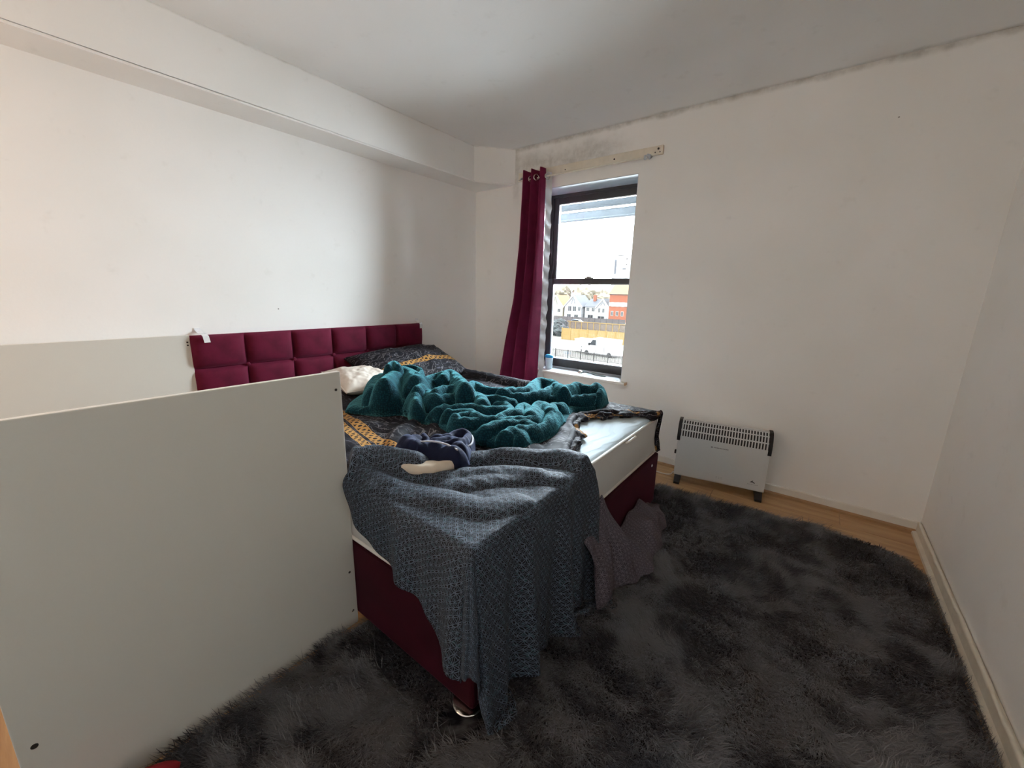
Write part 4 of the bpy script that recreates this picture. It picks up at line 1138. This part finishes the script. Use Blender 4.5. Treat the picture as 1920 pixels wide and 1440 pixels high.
ld_ = bpy.data.lights.new('bulb_light', 'POINT'); ld_.energy = 12; ld_.color = (1.0, 0.52, 0.22); ld_.shadow_soft_size = 0.04
lo_ = bpy.data.objects.new('bulb_light', ld_); C.objects.link(lo_); lo_.parent = pen; lo_.location = (0, 0, -0.74)
tag(pen, 'bare warm light bulb hanging from the ceiling behind the camera', 'lamp')

# ------------------------------------------------------------------ the street outside, seen from an upper floor
GZ = -7.4
M['ground'] = plain('car park tarmac', (0.085, 0.080, 0.068), 0.9, nscale=0.4, namt=0.2)
gp = tag(box('ground', (-260, 2.0, GZ - 0.3), (160, 480, GZ), M['ground']), kind='structure')
M['render_w'] = plain('white render', (0.17, 0.175, 0.18), 0.8, nscale=0.6, namt=0.06)
M['render_c'] = plain('cream render', (0.17, 0.16, 0.12), 0.8, nscale=0.6, namt=0.06)
M['slate'] = plain('slate roof', (0.030, 0.034, 0.042), 0.7, nscale=3, namt=0.3)
M['tile'] = plain('orange roof tile', (0.15, 0.075, 0.025), 0.8, nscale=3, namt=0.3)
M['brick'] = plain('red brick', (0.115, 0.034, 0.016), 0.85, nscale=4, namt=0.25)
M['ext_glass'] = plain('far window glass', (0.012, 0.014, 0.016), 0.2, nscale=3, namt=0.2)
M['ext_white'] = plain('far white trim', (0.20, 0.20, 0.19), 0.7)
M['fence_gold'] = plain('new timber fence', (0.135, 0.088, 0.026), 0.85, nscale=4, namt=0.25)
M['fence_grey'] = plain('old timber fence', (0.040, 0.036, 0.036), 0.9, nscale=3, namt=0.3)
M['fence_brown'] = plain('brown fence infill', (0.060, 0.045, 0.034), 0.9, nscale=4, namt=0.3)
M['hedge'] = plain('dark hedge', (0.022, 0.026, 0.026), 0.95, nscale=2, namt=0.5)
M['haze_tree'] = plain('bare far trees', (0.14, 0.125, 0.095), 0.95, nscale=0.8, namt=0.35)
M['steel'] = plain('dark railing', (0.016, 0.015, 0.014), 0.6)
M['van_white'] = plain('white van paint', (0.20, 0.20, 0.20), 0.35)
M['tyre'] = plain('tyre rubber', (0.008, 0.008, 0.008), 0.8)
M['car_blue'] = plain('blue car paint', (0.05, 0.075, 0.10), 0.3)

def lbox(name, lo, hi, m, p, bev=0.0):
    return rel(box(name, lo, hi, m, p, bev), p)
def window(p, x, y, z, w, h):
    f = lbox('window', (x - w / 2, y - 0.06, z), (x + w / 2, y + 0.02, z + h), M['ext_white'], p)
    n = 2
    for i in range(n):
        g = box('pane', (x - w / 2 + 0.1 + i * (w - 0.1) / n, y - 0.09, z + 0.1), (x - w / 2 + (i + 1) * (w - 0.1) / n, y - 0.055, z + h - 0.1), M['ext_glass'], f)
        g.location = (0, 0, 0); g.location = (-0, -0, -0)
    return f
def house(name, x0, x1, y, eave, peak, wall, roof, label, gable=True, wins=(), depth=9.0, chim=None):
    xc = (x0 + x1) / 2
    h = empty(name, (xc, y + depth / 2, GZ))
    if gable:
        rel(prism('wall', [(x0, GZ), (x1, GZ), (x1, eave), (xc, peak - 0.35), (x0, eave)], 'y', y, y + depth, wall, h), h)
        for a, b in (((x0 - 0.35, eave - 0.25), (xc, peak)), ((x1 + 0.35, eave - 0.25), (xc, peak))):
            rel(prism('roof', [a, b, (b[0], b[1] - 0.35), (a[0], a[1] - 0.35)], 'y', y + 0.05, y + depth, roof, h), h)
            rel(prism('bargeboard', [a, b, (b[0], b[1] - 0.5), (a[0], a[1] - 0.45)], 'y', y - 0.35, y + 0.04, M['ext_white'], h), h)
        rel(prism('gable_timber', [(xc - 0.9, eave + 0.5), (xc - 0.72, eave + 0.5), (xc - 0.05, peak - 1.3), (xc - 0.2, peak - 1.3)], 'y', y - 0.06, y, M['slate'], h), h)
        rel(prism('gable_timber', [(xc + 0.72, eave + 0.5), (xc + 0.9, eave + 0.5), (xc + 0.2, peak - 1.3), (xc + 0.05, peak - 1.3)], 'y', y - 0.06, y, M['slate'], h), h)
    else:
        rel(box('wall', (x0, y, GZ), (x1, y + depth, eave), wall, h), h)
        rel(prism('roof', [(y - 0.4, eave - 0.1), (y + depth / 2, peak), (y + depth + 0.4, eave - 0.1)], 'x', x0 - 0.2, x1 + 0.2, roof, h), h)
    for x, z, w, hh in wins: window(h, x, y, z, w, hh)
    if chim: lbox('chimney', (chim - 0.5, y + 3, peak - 1.2), (chim + 0.5, y + 4, peak + 1.4), M['brick'], h)
    tag(h, label, 'house')
    return h
HYD = 128.0
house('gabled_house', -80.6, -74.0, HYD, -2.9, 1.1, M['render_c'], M['tile'], 'cream gabled house at the left of the window view', wins=((-78.8, -2.2, 1.7, 1.1), (-78.6, -5.2, 1.5, 1.5), (-75.6, -5.2, 1.3, 1.4)))
house('gabled_house', -73.4, -66.4, HYD + 0.3, -2.6, 1.3, M['render_w'], M['slate'], 'white gabled house with a row of windows, middle of the view', wins=((-71.2, -4.6, 1.5, 1.9), (-69.2, -4.6, 1.5, 1.9), (-67.3, -4.4, 1.1, 1.6), (-71.4, -6.9, 1.7, 1.3), (-68.4, -6.9, 1.7, 1.3)))
house('slate_roofed_house', -65.6, -60.9, HYD + 1.5, -2.6, 0.0, M['render_w'], M['slate'], 'white house with a dark slate roof between two gables', gable=False, wins=((-64.4, -4.4, 1.2, 1.4), (-62.3, -4.4, 1.2, 1.4), (-63.3, -6.9, 2.2, 1.4)), chim=-63.5)
house('gabled_house', -60.5, -55.6, HYD, -2.7, 0.25, M['render_w'], M['slate'], 'small white gabled house beside the red brick building', wins=((-59.2, -4.6, 0.9, 1.6), (-57.7, -4.6, 0.9, 1.6), (-58.4, -7.0, 2.6, 1.3)))
bb = empty('brick_building', (-50.2, HYD + 4, GZ))
lbox('wall', (-55.2, HYD - 1, GZ), (-45.0, HYD + 9, 2.0), M['brick'], bb)
rel(prism('roof', [(HYD - 1.4, 1.9), (HYD + 4, 5.6), (HYD + 9.4, 1.9)], 'x', -55.6, -44.6, M['tile'], bb), bb)
lbox('string_course', (-55.3, HYD - 1.15, -2.2), (-45.0, HYD - 1.0, -0.9), M['ext_white'], bb)
lbox('string_course', (-55.3, HYD - 1.15, 1.6), (-45.0, HYD - 1.0, 2.0), M['slate'], bb)
for x in (-54.0, -52.2, -50.4): window(bb, x, HYD - 1, -2.3, 0.9, 1.5); window(bb, x, HYD - 1, -5.4, 0.9, 1.6)
tag(bb, 'red brick building with an orange roof at the right of the view', 'building')
# far tower block on the skyline
tb = empty('tower_block', (-83, 205, GZ))
M['tower'] = plain('pale tower cladding', (0.22, 0.22, 0.22), 0.7)
lbox('wall', (-87.5, 200, GZ), (-78.5, 210, 22.0), M['tower'], tb)
lbox('stair_window', (-86.4, 199.9, 12.4), (-85.4, 200.1, 19.6), M['slate'], tb)
for z in (19.4, 16.6): lbox('window', (-80.3, 199.9, z), (-79.7, 200.1, z + 0.9), M['fence_grey'], tb)
lbox('balcony', (-82.0, 199.6, 14.8), (-80.2, 200.1, 15.2), M['slate'], tb)
lbox('roof_edge', (-85.0, 199.9, 21.4), (-81.5, 200.1, 21.7), M['fence_grey'], tb)
tag(tb, 'distant pale tower block on the skyline at the right of the upper pane', 'building')

def blob(name, c, r, m, parent, seed, sq=(1, 1, 1), rough=0.35):
    bm = bmesh.new(); bmesh.ops.create_icosphere(bm, subdivisions=4, radius=1.0)
    co = np.array([v.co[:] for v in bm.verts])
    d = 1 + rough * vnoise(co[:, 0] * 2.3 + seed, co[:, 1] * 2.3 + co[:, 2] * 3.1, seed, 4)
    for v, k, q in zip(bm.verts, d, co): v.co = Vector((q[0] * k * r * sq[0], q[1] * k * r * sq[1], q[2] * k * r * sq[2]))
    return obj(name, bm_mesh(name, bm), m, parent, c)
def tree(x, y, h, w, seed, label):
    t = empty('bare_tree', (x, y, GZ))
    tube('trunk', [(0, 0, 0), (0.1, 0, h * 0.35), (0, 0, h * 0.6)], [0.3, 0.22, 0.12], M['fence_brown'], t)
    blob('crown', (0, 0, h * 0.66), 1.0, M['haze_tree'], t, seed, (w / 2, w / 2.5, h * 0.36), 0.6)
    tag(t, label, 'tree', 'far trees behind the houses')
for i, (x, h, w) in enumerate(((-108, 11.5, 9), (-101, 12.5, 10), (-93.5, 11.5, 8), (-86.5, 12.3, 9), (-79, 11.2, 9), (-72.5, 10.8, 8))):
    tree(x, 168 + (i % 3) * 4, h, w, 90 + i, ['leftmost pale bare tree on the skyline', 'second pale bare tree from the left on the skyline', 'pale bare tree behind the cream gabled house', 'pale bare tree above the gap between the first two houses', 'pale bare tree behind the white gabled house', 'rightmost pale bare tree, behind the slate roofed house'][i])

def fence(name, y0, y1, x0, x1, z1, n, panel_m, post_m, label, cap=None, z0=GZ):
    f = empty(name, ((x0 + x1) / 2, (y0 + y1) / 2, GZ))
    for i in range(n + 1):
        t = i / n; x = x0 + (x1 - x0) * t; y = y0 + (y1 - y0) * t
        lbox('post', (x - 0.07, y - 0.07, GZ), (x + 0.07, y + 0.07, z1 + 0.08), post_m, f)
    w = (x1 - x0) / n
    for i in range(n):
        xa = x0 + w * i + 0.09; xb = xa + w - 0.18; y = y0 + (y1 - y0) * (i + 0.5) / n
        bm = bmesh.new(); m = 10
        for j in range(m):
            a_ = xa + (xb - xa) * j / m
            add_box(bm, (a_ + 0.012, y - 0.012 - 0.012 * (j % 2), z0), (a_ + (xb - xa) / m - 0.012, y + 0.012, z1))
        for z in (z0 + 0.12, z1 - 0.2): add_box(bm, (xa, y + 0.012, z), (xb, y + 0.06, z + 0.09))
        rel(obj('fence_panel', bm_mesh('fence_panel', bm), panel_m, f), f)
    if cap: lbox('rail', (x0, min(y0, y1) - 0.06, z1 + 0.0), (x1, max(y0, y1) + 0.06, z1 + 0.14), cap, f)
    tag(f, label, 'fence')
fence('boundary_fence', 114, 114, -74, -44, -5.75, 15, M['fence_grey'], M['fence_grey'], 'long dark weathered fence along the foot of the houses')
fence('panel_fence', 90, 90, -51, -34, -5.55, 10, M['fence_brown'], M['fence_gold'], 'brown panel fence with pale posts in front of the dark fence', M['fence_gold'])
fence('timber_fence', 66, 66, -37.6, -24.5, -5.15, 7, M['fence_gold'], M['fence_gold'], 'golden timber fence behind the white van')
# shrubs left of the timber fence
for i, (x, y, r, s) in enumerate(((-52.5, 84, 1.6, 3), (-49.6, 82, 1.5, 4), (-46.6, 80, 1.7, 5), (-43.8, 72, 1.3, 6), (-41.0, 71, 1.5, 7))):
    sh = blob('shrub', (x, y, GZ + r * 0.75), r, M['hedge'], None, 130 + s, (1.25, 1, 0.95), 0.5)
    tag(sh, ['leftmost dark shrub across the car park', 'second dark shrub from the left across the car park', 'middle dark shrub of the five across the car park', 'dark shrub second nearest the golden timber fence', 'dark shrub right beside the end of the golden timber fence'][i], 'shrub', 'dark shrubs across the car park')
# parked car by the houses
def wheel(p, x, y, z, r, w=0.22):
    t = lathe('wheel', [(0.0, -w / 2), (r * 0.6, -w / 2), (r * 0.97, -w / 2 + 0.02), (r, 0), (r * 0.97, w / 2 - 0.02), (r * 0.6, w / 2), (0.0, w / 2)], M['tyre'], p, (x, y, z), 20, (math.radians(90), 0, 0))
    lathe('hub', [(0.0, -w / 2 - 0.015), (r * 0.55, -w / 2 - 0.01), (r * 0.55, 0), (0.0, 0)], M['fence_grey'], t, n=14)
car = empty('parked_car', (-56.0, 106, GZ))
prism('body', [(-2.1, 0.3), (2.1, 0.3), (2.15, 0.75), (1.5, 0.9), (0.9, 1.4), (-0.9, 1.42), (-1.6, 0.95), (-2.12, 0.85)], 'y', -0.85, 0.85, M['car_blue'], car)
prism('side_glass', [(-1.35, 0.95), (1.2, 0.95), (0.8, 1.32), (-0.82, 1.34)], 'y', -0.87, 0.87, M['ext_glass'], car)
for x in (-1.3, 1.3): wheel(car, x, -0.75, 0.32, 0.32)
tag(car, 'blue car parked in front of the white houses', 'car')
# white van, nose to the left
van = empty('white_van', (-22.2, 51.2, GZ), math.radians(-6))
prism('body', [(-2.75, 0.35), (2.85, 0.35), (2.85, 2.5), (-0.9, 2.55), (-1.75, 1.55), (-2.65, 1.25), (-2.85, 0.8)], 'y', -0.95, 0.95, M['van_white'], van)
prism('windscreen', [(-0.98, 2.42), (-1.70, 1.60), (-1.78, 1.60), (-1.04, 2.46)], 'y', -0.85, 0.85, M['ext_glass'], van)
prism('cab_window', [(-1.45, 1.55), (-0.35, 1.55), (-0.35, 2.3), (-0.9, 2.3)], 'y', -0.97, -0.94, M['ext_glass'], van)
prism('door_seam', [(-0.25, 0.5), (-0.21, 0.5), (-0.21, 2.4), (-0.25, 2.4)], 'y', -0.965, -0.94, M['fence_grey'], van)
prism('door_seam', [(1.05, 0.5), (1.09, 0.5), (1.09, 2.4), (1.05, 2.4)], 'y', -0.965, -0.94, M['fence_grey'], van)
box('mirror', (-1.5, -1.2, 1.5), (-1.35, -0.95, 1.85), M['tyre'], van, 0.02)
box('bumper', (-2.92, -0.95, 0.35), (-2.6, 0.95, 0.75), M['fence_grey'], van, 0.05)
box('headlamp', (-2.84, -0.9, 0.95), (-2.6, -0.55, 1.2), M['ext_glass'], van, 0.03)
for x in (-1.85, 1.9): wheel(van, x, -0.86, 0.36, 0.36)
tag(van, 'white panel van parked facing left in front of the timber fence', 'van')
cn = empty('white_container', (-26.1, 53.0, GZ))
box('box_body', (-0.95, -1.0, 0.12), (0.95, 1.2, 1.95), M['van_white'], cn, 0.03)
box('box_lid', (-1.0, -1.05, 1.95), (1.0, 1.25, 2.05), M['ext_white'], cn, 0.02)
for x in (-0.7, 0.6): box('skid', (x, -1.0, 0.0), (x + 0.15, 1.2, 0.12), M['fence_grey'], cn)
tag(cn, 'plain white storage box standing left of the van', 'container')
# railing nearest the window
rl = empty('car_park_railing', (-22.5, 45.5, GZ))
for z in (0.12, 1.02): box('rail', (-6.0, -0.025, z), (6.0, 0.025, z + 0.05), M['steel'], rl)
for i in range(7): box('post', (-6.0 + 2 * i - 0.05, -0.05, 0), (-6.0 + 2 * i + 0.05, 0.05, 1.2), M['steel'], rl)
bm = bmesh.new()
for i in range(72): add_box(bm, (-5.93 + i * 0.1655, -0.02, 0.15), (-5.865 + i * 0.1655, 0.02, 1.14))
ob_ = obj('railing_bars', bm_mesh('railing_bars', bm), M['steel'], rl); ob_['kind'] = 'stuff'
tag(rl, 'dark metal bar railing along the near edge of the car park', 'railing')
